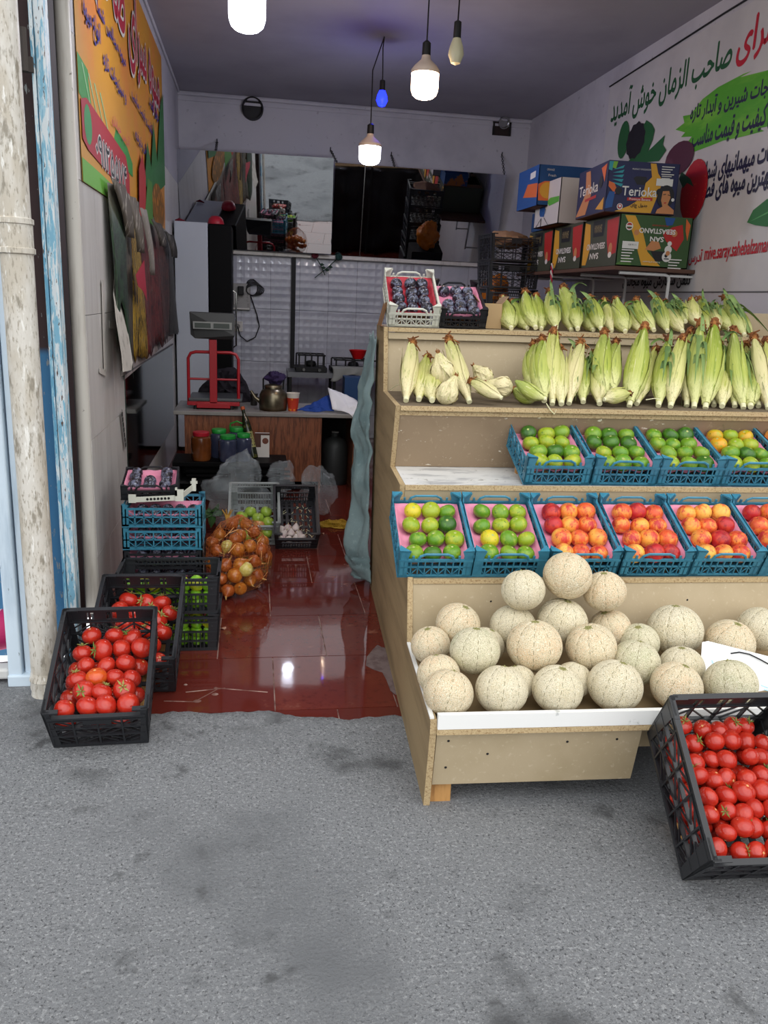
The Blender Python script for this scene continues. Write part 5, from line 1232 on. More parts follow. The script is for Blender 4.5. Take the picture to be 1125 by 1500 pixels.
# blue cloth and crumpled white paper
def drape(name, label, cat, poly, Y, m, amp=.02, seed=1, lift=.01):
    P = [aty(x, y, Y+dy) for x, y, dy in poly]; c = sum(P, Vector())/len(P)
    n = len(P); g = MB(); rings = 6; N = 36
    vs = []
    for i in range(rings+1):
        for q in range(N):
            t = q/N*n; a = int(t) % n; f = t-int(t); e = P[a].lerp(P[(a+1) % n], f); s = i/rings; p = c.lerp(e, s); p = p+Vector((0, -.03*(1-s)+amp*1.6*noise.noise(Vector((p.x*22, p.z*22, seed))), amp*.5*noise.noise(Vector((p.x*30, p.z*19, seed+4))))); p.z = max(p.z, zc+.003) if p.y > YC-.02 else p.z; vs.append(p)
    fs = [(i*N+q, i*N+(q+1) % N, (i+1)*N+(q+1) % N, (i+1)*N+q) for i in range(rings) for q in range(N)]
    g.add(vs, fs); return tag(g.build(name, m, smooth=True, solid=.002, ang=25), label, cat)
drape('cloth', 'royal blue cloth heaped on the counter beside the paper cup', 'cloth', [(433, 601, 0), (455, 592, .1), (482, 578, .2), (490, 592, .1), (489, 602, 0), (460, 604, -.01)], YC+.08, mat('blue_cloth', '#123a86', .8), .02, 2)
drape('paper_bag', 'crumpled white paper bag hanging off the counter edge', 'paper bag', [(480, 568, .2), (500, 575, .15), (522, 586, .1), (529, 594, 0), (521, 614, -.1), (510, 605, -.08), (487, 600, 0)], YC+.06, m_paper, .02, 5)
# dark bag behind the scale
drape('bag', 'dark purple cloth bag slumped behind the red scale', 'bag', [(285, 592, 0), (292, 568, 0), (320, 540, 0), (345, 538, 0), (362, 562, 0), (372, 592, 0), (330, 596, 0)], YC+.58, mat('dark_cloth', '#17121c', .85), .03, 8)
# things in the dark beneath the counter's open end
q = aty(487, 665, YC+.5); gb = thing('gas_cylinder', 'dark gas cylinder under the open end of the counter', 'gas cylinder', (aty(490, 665, YC+.35).x, YC+.35, 0))
g = MB(); g.lathe([(.10, 0), (.11, .02), (.11, .32), (.085, .38), (.03, .41), (.03, .44)], 24); g.build('tank', mat('cylinder_grey', '#2e3030', .5), gb, smooth=True)
g = MB(); g.tube([(-.03, 0, .44), (.03, 0, .44)], .015, 8); g.build('valve', m_chrome, gb)
# ------------------------------------------------------------------ stove bench behind
YV = 8.35
ga, gbp = aty(422, 545, YV), aty(560, 549, YV); zs = ga.z
sb = thing('stove_bench', 'grey steel bench with thin black legs at the back wall', 'bench', (0, 0, 0))
g = MB(); g.span((ga.x, YV, zs-.05), (aty(492, 548, YV).x, YV+.5, zs)); g.build('bench_top', mat('bench_steel', '#77797c', .35, metal=.5), sb)
g = MB(); g.span((aty(492, 548, YV).x+.01, YV+.02, zs-.03), (gbp.x+.3, YV+.52, zs+.0)); g.build('bench_top', mat('bench_dark', '#3d3f42', .4), sb)
for x in (ga.x+.01, aty(488, 548, YV).x, gbp.x+.25):
    for y in (YV+.01, YV+.46): g = MB(); g.span((x, y, 0), (x+.03, y+.03, zs-.04)); g.build('leg', m_blackmat, sb)
def burner(x0, x1, Y, zt_, label):
    t = thing('gas_burner', label, 'stove', ((x0+x1)/2, Y, zs)); w = (x1-x0)/2
    g = MB(); g.span((-w, 0, .0), (w, .34, .05)); ty = g.build('tray', m_blackmat, t, bevel=.006)
    g = MB()
    for k in range(5): a = -w*.8+k*w*.4; g.bar((a, .02, .05), (a, .02, zt_), .016, .016); g.bar((a, .02, zt_), (a, .30, zt_), .014, .014)
    g.bar((-w*.9, .02, zt_), (w*.9, .02, zt_), .016, .016); g.bar((-w*.9, .3, zt_), (w*.9, .3, zt_), .016, .016); g.bar((-w*.9, .3, .05), (-w*.9, .3, zt_), .016, .016); g.bar((w*.9, .3, .05), (w*.9, .3, zt_), .016, .016); g.build('pan_rack', m_blackmat, t)
    g = MB(); g.lathe([(.05, .05), (.06, .07), (.05, .10), (.02, .11), (0, .11)], 18, Matrix.Translation((0, .16, 0))); g.build('burner_head', m_wire, t, smooth=True)
    for s in (-.5, .5): g = MB(); g.lathe([(.018, 0), (.016, .02)], 10, Matrix.Translation((w*s, 0, .025)) @ Matrix.Rotation(PI/2, 4, 'X')); g.build('knob', m_chrome, ty)
burner(aty(434, 540, YV).x, aty(480, 540, YV).x, YV+.06, .17, 'black cast-iron gas burner on the left of the bench')
burner(aty(487, 540, YV).x, aty(556, 540, YV).x, YV+.10, .13, 'black gas burner under the red bowl, right end of the bench')
zbz = zs+.14; q = aty(525, 521, YV+.22); bw = thing('bowl', 'bright red plastic bowl on the right gas burner', 'bowl', (q.x, YV+.24, zbz)); k = 8.6/FPX
g = MB(); g.lathe([(7*k, 0), (10.5*k, 8*k), (13.2*k, 12.5*k), (13.8*k, 12.5*k), (11*k, 7.6*k), (7.5*k, .004), (0, .004)], 26); g.build('shell', mat('red_bowl', '#c01218', .35), bw, smooth=True)
g = MB()
def tw(a, b): x = aty(484, 530, YV).x*(1-a)+aty(560, 530, YV).x*a; return Vector((x+.03*math.sin(b*3), YV-.02-.02*math.sin(a*19)*b+.10*(1-min(1, b*4)), zs+.07-.14*max(0, b-.2)*(1+.35*math.sin(a*9+1))))
g.grid(tw, 30, 10); tag(g.build('towel', mat('towel_grey', '#8f918c', .9), smooth=True, solid=.004), 'grey towel hanging over the front of the right burner', 'towel')
q = aty(520, 585, 7.6); g = MB(); g.box((0, 0, .12), (.22, .2, .26)); bx = g.build('box', mat('box_blue', '#123a66', .6)); bx.location = (aty(521, 590, 7.6).x, 7.7, aty(521, 592, 7.6).z-.0); tag(bx, 'blue box behind the white paper bag, by the tarp', 'box')
g = MB(); g.box((0, 0, 0), (.24, .22, .66)); o = g.build('crate_stand', m_blackmat); z_ = aty(521, 592, 7.6).z; o.scale = (1, 1, z_/.66 if z_ > .1 else 1); o.location = (aty(521, 590, 7.6).x, 7.7, z_/2); tag(o, 'dark stand carrying the blue box', 'stand')
# ------------------------------------------------------------------ wall fittings
so_ = thing('wall_socket', 'white double wall socket beside the fridge', 'socket', aty(348, 478, YB-.004))
g = MB(); g.span((-.055, -.012, -.055), (.055, 0, .055)); g.build('plate', m_trimwhite, so_, bevel=.004)
g = MB(); g.lathe([(.03, 0), (.028, .006), (.0, .002)], 16, Matrix.Translation((0, -.012, 0)) @ Matrix.Rotation(PI/2, 4, 'X')); g.build('outlet', mat('socket_grey', '#8b8984', .5), so_)
so2 = thing('wall_box', 'grey junction box with a black plug under the ledge beside the fridge', 'junction box', aty(353, 432, YB-.004))
g = MB(); g.span((-.10, -.03, -.16), (.10, 0, .12)); g.build('plate', mat('box_grey', '#9a9893', .5, layers=[('noise', 9, '#6f6c68', .5, .65)]), so2, bevel=.006)
g = MB(); g.span((-.03, -.09, .0), (.03, -.03, .09)); g.build('plug', m_wire, so2, bevel=.006)
g = MB(); g.span((-.09, -.045, -.15), (.09, -.03, -.135)); g.span((-.075, -.045, -.10), (-.065, -.03, .05)); g.build('rib', m_trimwhite, so2)
pts = [(348, 478)]+[(352, 492), (362, 500), (374, 494), (380, 478), (376, 460), (371, 445), (366, 430)]
g = MB(); g.tube([aty(x, y, YB-.025) for x, y in pts], .006, 6)
for k in range(5):
    g.tube([aty(369+(9+k)*math.cos(a)+k*1.2, 421+(12-k)*math.sin(a)+k, YB-.02-.006*k) for a in [i*.5 for i in range(14)]], .0055, 6)
tag(g.build('cable', m_wire, smooth=True), 'black cable coiled on the tiled wall beside the fridge', 'cable')
g = MB(); A, B = aty(430.5, 374, YB-.03), aty(424, 548, YB-.03); g.bar(A, (A.x, B.y, B.z), .045, .03, (0, 1, 0)); tag(g.build('black_pole', m_blackmat), 'black square pole standing against the tiled back wall', 'pole')
m_rose = mat('rose_red', '#5a1220', .7); m_rosel = mat('rose_leaf', '#1d3a2c', .7)
for i, (h, t, lab) in enumerate((((461, 374), (476, 403), 'artificial dark red rose stuck on the ledge'), ((496, 377), (461, 407), 'artificial dark green rose crossing the red one on the ledge'))):
    H_, T_ = aty(*h, YB-.09), aty(*t, YB-.09); f = thing('artificial_rose', lab, 'flower', H_)
    g = MB(); g.tube([(0, 0, 0), (T_-H_)*.5+Vector((.01, 0, 0)), T_-H_], .005, 6); g.build('stem', m_rosel, f)
    for k in range(7):
        a = k*.9; g = MB(); g.ball((.018*math.cos(a), -.012-.004*k, .018*math.sin(a)), .024-.001*k, 8, 6, None); g.build('petal', m_rose if i == 0 else mat('rose_teal', '#183c36', .7) if k == 0 else bpy.data.materials['rose_teal'], f, smooth=True)
    for s in (.45, .6):
        p = (T_-H_)*s; g = MB(); g.poly([p, p+Vector((.03, -.01, .015)), p+Vector((.055, -.01, -.005)), p+Vector((.03, -.01, -.02))], (0, .002, 0)); g.build('leaf', m_rosel, f)
# vents
v1 = thing('vent_hole', 'round dark vent pipe opening at upper left of the back wall', 'vent', aty(370, 160, YB)); r_ = .098
g = MB(); g.lathe([(r_*1.12, 0), (r_*1.12, .05), (r_, .055), (r_*.92, .0), (0, -.0+.004)], 28, Matrix.Rotation(PI/2, 4, 'X')); g.build('collar', mat('vent_rubber', '#1c1b1c', .6), v1, smooth=True)
v2 = thing('vent_hole', 'square vent opening with white pipe end at upper right of the back wall', 'vent', aty(735, 184, YB))
g = MB(); s_ = .10; g.span((-s_, -.012, -s_), (s_, 0, s_)); g.build('recess', mat('vent_brown', '#2a1f1c', .8), v2)
g = MB(); g.lathe([(.06, 0), (.06, .05), (.05, .05), (.045, .02), (0, .02)], 22, Matrix.Translation((.01, -.012, .03)) @ Matrix.Rotation(PI/2+.3, 4, 'X')); g.build('pipe_end', m_chrome, v2, smooth=True)
g = MB(); g.span((-s_, -.02, -s_), (-s_+.02, 0, s_)); g.span((s_-.02, -.02, -s_), (s_, 0, s_)); g.span((-s_, -.02, s_-.02), (s_, 0, s_)); g.build('frame', m_blackmat, v2)
# ------------------------------------------------------------------ lamps
def lamp(label, px, ytop, ybot, width, Y, glow, watts, wire_to, unlit=False, small=False):
    """hanging lamp: pixel column, top of the socket, bottom of the bulb, width in pixels"""
    dist = (aty(px, ybot, Y)-CAM).dot(C_F); k = dist/FPX; b = aty(px, ybot, Y); h = (ybot-ytop)*k*1.02; r = width/2*k
    t = thing('hanging_lamp', label, 'lamp', (b.x, b.y, b.z))
    if small: prof_g = [(0, 0), (r*.6, .05*h), (r, .24*h), (r*.85, .42*h), (r*.5, .60*h)]; s0, s1 = .58*h, h; sh_ = [(r*.5, .55*h), (r*.42, .62*h)]
    else: prof_g = [(0, 0), (r*.35, .006*h), (r*.65, .03*h), (r*.87, .075*h), (r*.97, .14*h), (r, .2*h), (r*1.0, .46*h)]; s0, s1 = .74*h, h; sh_ = [(r*1.04, .44*h), (r*1.04, .50*h), (r*.8, .58*h), (r*.36, .68*h), (r*.30, .76*h)]
    mg_ = mat('bulb_glow_%d' % int(px), ('#f4f6ff' if not small else '#1822b0'), .4, emit=glow) if not unlit else mat('bulb_unlit', '#cfc9a6', .35)
    g = MB(); g.lathe(prof_g, 26); g.build('bulb', mg_, t, smooth=True)
    g = MB(); g.lathe(sh_, 26); g.build('bulb_neck', mat('bulb_shell_%d' % int(px), '#cbb9a8', .5), t, smooth=True)
    g = MB(); g.lathe([(r*.30 if not small else r*.42, s0), (r*.32 if not small else r*.5, s0+.02*h), (r*.30 if not small else r*.46, s1-.04*h), (r*.12, s1)], 16); sk_ = g.build('socket', m_wire, t, smooth=True)
    W_ = [Vector((0, 0, s1-.01))]+[aty(x, y, yy)-b if not isinstance(x, str) else Vector((0, 0, yy-b.z)) for x, y, yy in wire_to]
    g = MB(); g.tube(W_, .0045, 6); g.build('wire', m_wire, sk_, smooth=True)
    if watts:
        L = bpy.data.lights.new('lamp_light', 'POINT'); L.energy = watts; L.shadow_soft_size = r; L.color = lin(glow[0])[:3]
        o = bpy.data.objects.new('lamp_light', L); COL.objects.link(o); o.parent = t; o.location = (0, 0, -.03-r*.6)
    return t
lamp('big glowing white lamp bulb at top left of the ceiling', 362, -62, 48, 54, 4.6, ('#eef2ff', 10), 10, [('up', 0, ZC)])
lamp('white glowing lamp bulb hanging on a long wire at centre', 541, 187, 242, 32, 6.6, ('#eef2ff', 10), 16, [(546, 103, 6.6), (563, 54, 6.75)])
lamp('small glowing blue lamp bulb at centre', 559, 121, 157, 17, 6.75, ('#1420ff', 5), 3, [(561, 70, 6.75), (563, 54, 6.75)], small=True)
lamp('warm glowing lamp bulb with a pale conical shell', 621, 70, 146, 40, 5.4, ('#ffd9b8', 8), 10, [('up', 0, ZC)])
lamp('unlit cream lamp bulb on a black socket', 667, 38, 96, 23, 5.2, None, 0, [(673, 2, 5.3), ('up', 0, ZC)], unlit=True, small=True)
# ------------------------------------------------------------------ black crates behind the corn
for i, (z, nm) in enumerate(((1.25, 'lowest visible'), (1.47, 'middle'), (1.69, 'upper'), (1.91, 'topmost'))):
    cr = harvest_crate('black slatted crate behind the corn, %s of its stack' % nm, m_blackpl, .42, .34, .215, style='slat' if i < 2 else 'chevron'); q = aty(753, 400, 6.85)
    cr.matrix_world = crate_M(q.x, 6.85, z, .03*(i-1), 0)
g = MB(); q = aty(753, 400, 6.85); g.span((q.x-.22, 6.85, 0), (q.x+.22, 7.2, 1.25)); sd_ = thing('crate_pile', 'black crate column under the visible crates behind the stand', 'crate pile', (0, 0, 0)); g.build('column', m_blackpl, sd_)
g = MB(); cr_c = aty(752, 335, 6.95)
tag(crumple('cardboard_sheet', 'crumpled tan cardboard in the topmost black crate', 'cardboard', Vector((cr_c.x, 7.02, 2.09)), (.17, .13, .06), 4, mat('tan_card', '#8c6a4c', .85), .4, n=22), None)
# things only the mirror shows: they stand where the mirror's sight lines lead, behind the stand
def reflected(x, y, s):
    n = (B2-A2).cross(C2-A2).normalized(); d = ray(x, y).normalized(); t = (A2-CAM).dot(n)/d.dot(n); p = CAM+d*t
    return p+(d-n*2*d.dot(n))*s
q = reflected(626, 345, 1.7)
cr = harvest_crate('black crate on the floor behind the stand under the orange bag', m_blackpl, .42, .34, .26); cr.matrix_world = crate_M(q.x, q.y-.17, .0, 0, 0)
zt_ = max(.3, q.z-.16)
g = MB(); g.span((q.x-.2, q.y-.15, .262), (q.x+.2, q.y+.15, zt_)); tag(g.build('dark_box', m_blackmat), 'dark tall box behind the stand carrying the orange bag', 'box')
crumple('orange_bag', 'orange plastic bag behind the stand, seen in the right mirror', 'bag', Vector((q.x, q.y, zt_+.15)), (.13, .12, .17), 9, mat('orange_film', '#c06a14', .3), .3, zmin=zt_+.002)
# ================================================================== boxes on the right wall shelf
YF = 5.30; XB0 = 2.37; ZS = 1.838
shf = thing('wall_shelf', 'brown board shelf on white metal brackets on the right wall', 'shelf', (0, 0, 0))
g = MB(); g.span((XB0-.02, YF-.04, ZS-.03), (XR-.005, 7.35, ZS-.004)); g.build('board', mat('shelf_brown', '#54392c', .7), shf, bevel=.003)
for y in (YF-.01, 5.95, 6.55, 7.2):
    g = MB(); x1 = 2.76
    g.tube([(XB0+.03, y, ZS-.045), (x1-.03, y, ZS-.045), (x1-.006, y, ZS-.055), (x1, y, ZS-.08), (x1, y, 1.40)], .011, 8); g.tube([(x1, y, ZS-.05), (XR, y, ZS-.05)], .009, 6); g.tube([(x1, y, 1.42), (XR, y, 1.42)], .009, 6); g.build('bracket', m_white, shf, smooth=True)
P_ = lambda nm, c: mat(nm, c, .55)
pn, pg, py, pr, pb, pw, pk, ps, po, ptl = P_('print_navy', '#1d2046'), P_('print_green', '#2f4a24'), P_('print_yellow', '#c8932a'), P_('print_red', '#a8221f'), P_('print_blue', '#1c4a86'), P_('print_white', '#cfccc6'), P_('print_black', '#15141a'), P_('print_skin', '#b77a4c'), P_('print_orange', '#c9602a'), P_('print_teal', '#2a8a94')
pkb = mat('carton_kraft', '#6b4a35', .8)
def carton(label, M, d, mbody, holes=True):
    """open-topped fruit carton: origin at the front lower left corner, front faces -y"""
    t = thing('fruit_carton', label, 'carton'); t.matrix_world = M
    w, l, h = d; k = .006
    g = MB(); g.span((0, 0, 0), (w, k, h)); g.build('front', mbody, t)
    g = MB(); g.span((0, l-k, 0), (w, l, h)); g.build('back', mbody, t)
    g = MB(); g.span((0, 0, 0), (k, l, h)); g.build('end', mbody, t)
    g = MB(); g.span((w-k, 0, 0), (w, l, h)); g.build('end', mbody, t)
    g = MB(); g.span((0, 0, 0), (w, l, k)); g.build('bottom', pkb, t)
    g = MB(); g.span((.002, .002, h-.004), (w-.002, l*.22, h)); g.span((.002, l*.78, h-.004), (w-.002, l-.002, h)); g.build('top_flap', pkb, t)
    return t
class Art:
    """flat print on one face: O lower left corner, X right, Y up, lifted in thin layers"""
    def __init__(s, t, O, X, Y, w, h): s.t, s.O, s.X, s.Y, s.w, s.h = t, Vector(O), Vector(X), Vector(Y), w, h; s.N = s.X.cross(s.Y); s.k = 0
    def p(s, a, b, lift=0): return s.O+s.X*(a*s.w)+s.Y*(b*s.h)+s.N*lift
    def shape(s, m, pts, name='print'):
        s.k += 1; g = MB(); g.poly([s.p(a, b, .0004+.0003*s.k) for a, b in pts]); return g.build(name, m, s.t)
    def disc(s, m, a, b, ra, rb=None, n=20, name='print', lo=0, hi=2*PI):
        rb = rb or ra*s.w/s.h; return s.shape(m, [(a+ra*math.cos(lo+(hi-lo)*i/n), b+rb*math.sin(lo+(hi-lo)*i/n)) for i in range(n)], name)
    def text(s, m, body, a, b, w, h, **kw):
        s.k += 1; return lettering(body, m, s.p(a, b), s.X, s.Y, w*s.w, h*s.h, s.t, lift=.0006+.0003*s.k, **kw)
    def lines(s, m, a, b, w, n, dh=.035):
        for i in range(n): s.shape(m, [(a, b-i*dh*1.6), (a+w*(1-.15*(i % 3)), b-i*dh*1.6), (a+w*(1-.15*(i % 3)), b-i*dh*1.6+dh*.6), (a, b-i*dh*1.6+dh*.6)], 'print_line')
def san_front(t, w, h):
    A = Art(t, (0, -.0005, 0), (1, 0, 0), (0, 0, 1), w, h)
    A.shape(py, [(.20, .98), (.33, .66), (.42, .30), (.62, .03), (.36, .03), (.26, .40), (.16, .74), (.06, .98)])
    A.shape(P_('print_leaf', '#466b2c'), [(.0, .02), (.16, .22), (.22, .02)]); A.shape(pb, [(.60, .98), (.75, .98), (.72, .84), (.64, .82)])
    A.shape(pr, [(.72, .80), (.86, .86), (.90, .58), (.82, .34), (.66, .52), (.60, .66)]); A.shape(po, [(.90, .98), (.97, .86), (.95, .55), (.91, .75)])
    A.shape(ps, [(.38, .34), (.46, .52), (.56, .50), (.60, .38), (.5, .32)]); A.disc(ps, .76, .68, .04); A.disc(ps, .24, .66, .035)
    A.shape(pk, [(.46, .32), (.70, .32), (.66, .14), (.54, .12)]); A.disc(pw, .70, .36, .05); A.disc(pw, .69, .22, .065); A.disc(pw, .71, .48, .03); A.disc(pk, .68, .24, .022); A.shape(pk, [(.65, .17), (.73, .17), (.72, .19), (.66, .19)]); A.disc(ps, .70, .29, .03)
    A.text(pw, 'SEBASTIANO', .27, .655, .50, .10, flip=True, bold=.03); A.text(pw, 'SAN', .43, .50, .19, .10, flip=True, bold=.03)
    A.text(pr, 'PREMIUM BANANAS', .44, .80, .22, .03, flip=True)
    A.disc(pw, .13, .77, .05); A.disc(pr, .13, .775, .038); A.shape(pw, [(.09, .76), (.17, .76), (.17, .79), (.09, .79)]); A.shape(pg, [(.095, .73), (.165, .73), (.16, .76), (.10, .76)])
    A.shape(pw, [(.06, .34), (.28, .34), (.28, .48), (.06, .48)]); A.text(pk, '1116.001', .14, .40, .11, .035, flip=True); A.lines(pw, .06, .30, .17, 5); A.lines(pw, .72, .16, .18, 4); A.text(pw, 'Product of Ecuador', .36, .085, .24, .03, flip=True)
def san_end(t, l, h, x=0.):
    A = Art(t, (x-.0005, l, 0), (0, -1, 0), (0, 0, 1), l, h)
    A.shape(P_('print_olive', '#3c4030'), [(0, 0), (1, 0), (1, 1), (0, 1)]); A.shape(py, [(.0, .95), (.16, .9), (.22, .4), (.12, .05), (0, .05)])
    A.shape(pr, [(.66, .92), (.98, .95), (.98, .25), (.78, .2), (.70, .5)]); A.disc(ps, .82, .34, .05, .12); A.disc(pw, .82, .22, .05, .06)
    A.shape(pk, [(.25, .95), (.6, .95), (.58, .62), (.28, .62)]); A.text(P_('print_tan', '#8a7a52'), 'BANANA', .30, .70, .22, .16, flip=True)
    A.text(pw, 'SEBASTIANO', .12, .36, .54, .13, flip=True, bold=.03); A.text(pw, 'SAN', .24, .16, .26, .13, flip=True, bold=.03)
mbg = mat('carton_green', '#33502a', .6); mbo = mat('carton_olive', '#3c4030', .6)
for i, (y0, lab) in enumerate(((YF, 'green banana carton printed upside down, nearest on the wall shelf'), (5.92, 'dark banana carton, second on the wall shelf, printed upside down'), (6.54, 'dark banana carton, third and furthest on the wall shelf'))):
    w, l, h = 2.885-XB0, .575, .325
    t = carton(lab, Matrix.Translation((XB0, y0, ZS)) , (w, l, h), mbg if i == 0 else mbo)
    if i == 0: san_front(t, w, h)
    san_end(t, l, h)
# upper purple carton
ZU = ZS+.332; w, l, h = .475, .60, .315
M = Matrix.Translation((2.262, YF+.02, ZU)) @ Matrix.Rotation(math.radians(-4), 4, 'Z')
t = carton('dark blue banana carton with white lettering on top of the green one', M, (w, l, h), mat('carton_navy', '#20234a', .6))
A = Art(t, (0, -.0005, 0), (1, 0, 0), (0, 0, 1), w, h)
A.shape(py, [(.58, .98), (.66, .98), (.70, .80), (.78, .66), (.74, .42), (.66, .02), (.14, .02), (.40, .20), (.52, .36), (.54, .60), (.62, .72)])
A.shape(pk, [(.36, .68), (.40, .72), (.54, .72), (.56, .64), (.52, .56), (.42, .56)], 'hand_hole'); A.shape(pn, [(.14, .02), (.34, .14), (.5, .30), (.1, .25)])
A.shape(ptl, [(.0, .98), (.06, .98), (.05, .80), (.0, .82)]); A.shape(P_('print_lime', '#6fa02c'), [(.06, .98), (.12, .98), (.10, .84), (.05, .86)])
for k in range(5): A.shape(ptl, [(.06, .82-.06*k), (.22, .92-.09*k), (.20, .86-.09*k)])
A.shape(po, [(.02, .60), (.10, .56), (.16, .40), (.12, .36), (.02, .50)]); A.shape(pb, [(.04, .40), (.12, .40), (.10, .10), (.0, .06), (.0, .2)])
A.text(pw, 'Terioka', .215, .335, .50, .185, bold=.012); A.shape(pr, [(.30, .24), (.66, .26), (.66, .32), (.30, .30)]); A.text(pw, 'Premium Banana', .33, .255, .30, .045)
A.text(pk, 'جدول چای', .36, .10, .24, .10, fa=True, bold=.02); A.text(pw, 'PRODUCT OF ECUADOR', .33, .84, .26, .03)
A.disc(pk, .165, .42, .05, .07); A.disc(pk, .75, .44, .05, .07)
A.shape(pw, [(.685, .56), (.92, .56), (.92, .70), (.685, .70)]); A.lines(pw, .74, .92, .18, 4, .03); A.lines(pw, .75, .74, .14, 2, .025)
A.disc(pw, .205, .115, .042); A.disc(pr, .205, .12, .032); A.disc(pw, .205, .125, .018)
A.disc(pk, .84, .36, .12, .22); A.shape(ps, [(.79, .46), (.88, .47), (.91, .34), (.88, .2), (.98, .10), (.98, .02), (.72, .02), (.74, .10), (.81, .16), (.78, .28)]); A.shape(pk, [(.80, .40), (.84, .41), (.84, .395), (.80, .385)]); A.shape(pk, [(.865, .40), (.9, .39), (.9, .375), (.865, .385)]); A.shape(pr, [(.82, .24), (.86, .25), (.85, .22), (.83, .22)]); A.disc(pw, .945, .30, .022)
A = Art(t, (-.0005, l, 0), (0, -1, 0), (0, 0, 1), l, h)
A.shape(ps, [(.0, .05), (.35, .05), (.5, .45), (.40, .95), (.25, .95), (.3, .5)]); A.text(pw, 'Terioka', .06, .46, .66, .22, bold=.012); A.shape(pr, [(.3, .32), (.68, .34), (.68, .40), (.3, .38)]); A.shape(py, [(.7, .1), (.95, .3), (.95, .05)]); A.shape(po, [(.78, .9), (.95, .95), (.92, .6)]); A.disc(pk, .80, .62, .06, .12)
# white flap carton behind
M = Matrix.Translation((2.28, 6.22, ZU)); w, l, h = .5, .55, .33
t = carton('white carton with an orange and green print behind the blue one', M, (w, l, h), mat('carton_white', '#b9b3b0', .6))
A = Art(t, (-.0005, l, 0), (0, -1, 0), (0, 0, 1), l, h); A.disc(po, .25, .68, .14, .22); A.shape(P_('print_lime2', '#4f9a35'), [(.5, .55), (.62, .62), (.98, .60), (.98, .48), (.6, .44)]); A.shape(pb, [(.2, .5), (.45, .45), (.42, .22), (.25, .25)]); A.text(pb, 'Fresh', .22, .28, .26, .18)
for a, b_, c_, d_ in ((.3, .2, .1, .02), (.42, .2, .6, .02), (.3, .2, .3, .02)): A.shape(pk, [(a, b_), (a+.02, b_), (c_+.02, d_), (c_, d_)])
# blue orange carton on top, further back
q = aty(772, 286, 6.55); w = aty(884, 240, 6.5).x-q.x-.02; ZT = ZU+.338
M = Matrix.Translation((2.13, 6.35, ZT-.15))
t = carton('blue carton printed with oranges at the very top of the carton pile', Matrix.Translation((q.x+.06, 6.48, ZU+.15)), (w-.06, .5, .30), mat('carton_blue', '#0f3f73', .6))
A = Art(t, (0, -.0005, 0), (1, 0, 0), (0, 0, 1), w-.06, .30)
A.shape(po, [(.0, .52), (.1, .60), (.3, .62), (.45, .55), (.6, .44), (.78, .52), (.98, .56), (.98, .2), (.45, .14), (.02, .12)]); A.disc(py, .16, .38, .13, .2); A.disc(po, .34, .36, .12, .19); A.disc(py, .80, .36, .12, .16)
A.disc(P_('print_dkgreen', '#20402e'), .54, .46, .12, .24); A.text(P_('print_gold', '#b0a85c'), 'enterpl', .45, .42, .18, .1); A.shape(pw, [(.20, .16), (.36, .18), (.36, .28), (.20, .26)])
for k in range(9): A.shape(pk, [(.21+k*.016, .175), (.217+k*.016, .175), (.217+k*.016, .26), (.21+k*.016, .26)], 'barcode')
A.text(pw, 'ORANGE', .12, .86, .12, .05); A.text(pw, 'Fresh', .15, .72, .12, .06); A.lines(pb, .72, .90, .18, 3, .04); A.lines(pr, .76, .72, .14, 1, .04); A.disc(pw, .24, .05, .035, .06)
A = Art(t, (-.0005, .5, 0), (0, -1, 0), (0, 0, 1), .5, .30); A.shape(pb, [(0, 0), (1, 0), (1, 1), (0, 1)]); A.shape(po, [(.3, .3), (.98, .2), (.98, .55), (.5, .6)]); A.shape(pw, [(.6, .7), (.85, .72), (.85, .88), (.6, .86)])
g = MB(); g.span((XB0+.0, 6.80, ZU), (XB0+.3, 7.1, ZU+.148)); o = g.build('carton_prop', mat('carton_blue2', '#17406e', .6, layers=[('noise', 5, '#a5622a', .56, .6)])); tag(o, 'blue and orange carton squeezed behind the white carton', 'carton')
# twisted red and white cord
g = MB(); A_, B_ = atx(809, 386, 2.335), atx(806, 436, 2.335)
for s, m in ((0, 0), (PI, 1)):
    g.cur = m; g.tube([A_.lerp(B_, k/22)+Vector((.006*math.cos(k*1.1+s), .006*math.sin(k*1.1+s), 0)) for k in range(23)], .0065, 6)
tag(g.build('cord', [mat('cord_red', '#b01a3a', .7), pw], smooth=True), 'red and white twisted cord hanging from the shelf front', 'cord')
# ================================================================== banner on the right wall
XBN = XR-.003
bn = thing('wall_banner', 'white printed shop banner with green and red lettering on the right wall', 'banner', (0, 0, 0))
def wp(x, y): q = atx(x, y, XBN); return (q.y, q.z)
g = MB(); g.span((XBN-.001, 4.0, 1.695), (XR, 7.03, 3.36)); g.build('vinyl', mat('banner_white', '#c4c3c3', .45, layers=[('noise', 1.2, '#b5b4b6', .4, .7)]), bn)
g = MB(); g.tube([(XBN-.008, 7.03, 3.347), (XBN-.008, 5.33, 3.388), (XBN-.008, 4.0, 3.40)], .006, 6); g.build('hanging_rope', m_wire, bn)
g = MB(); g.span((XBN-.002, 3.9, 1.688), (XR, 7.03, 1.694)); g.build('hem', m_joint, bn)
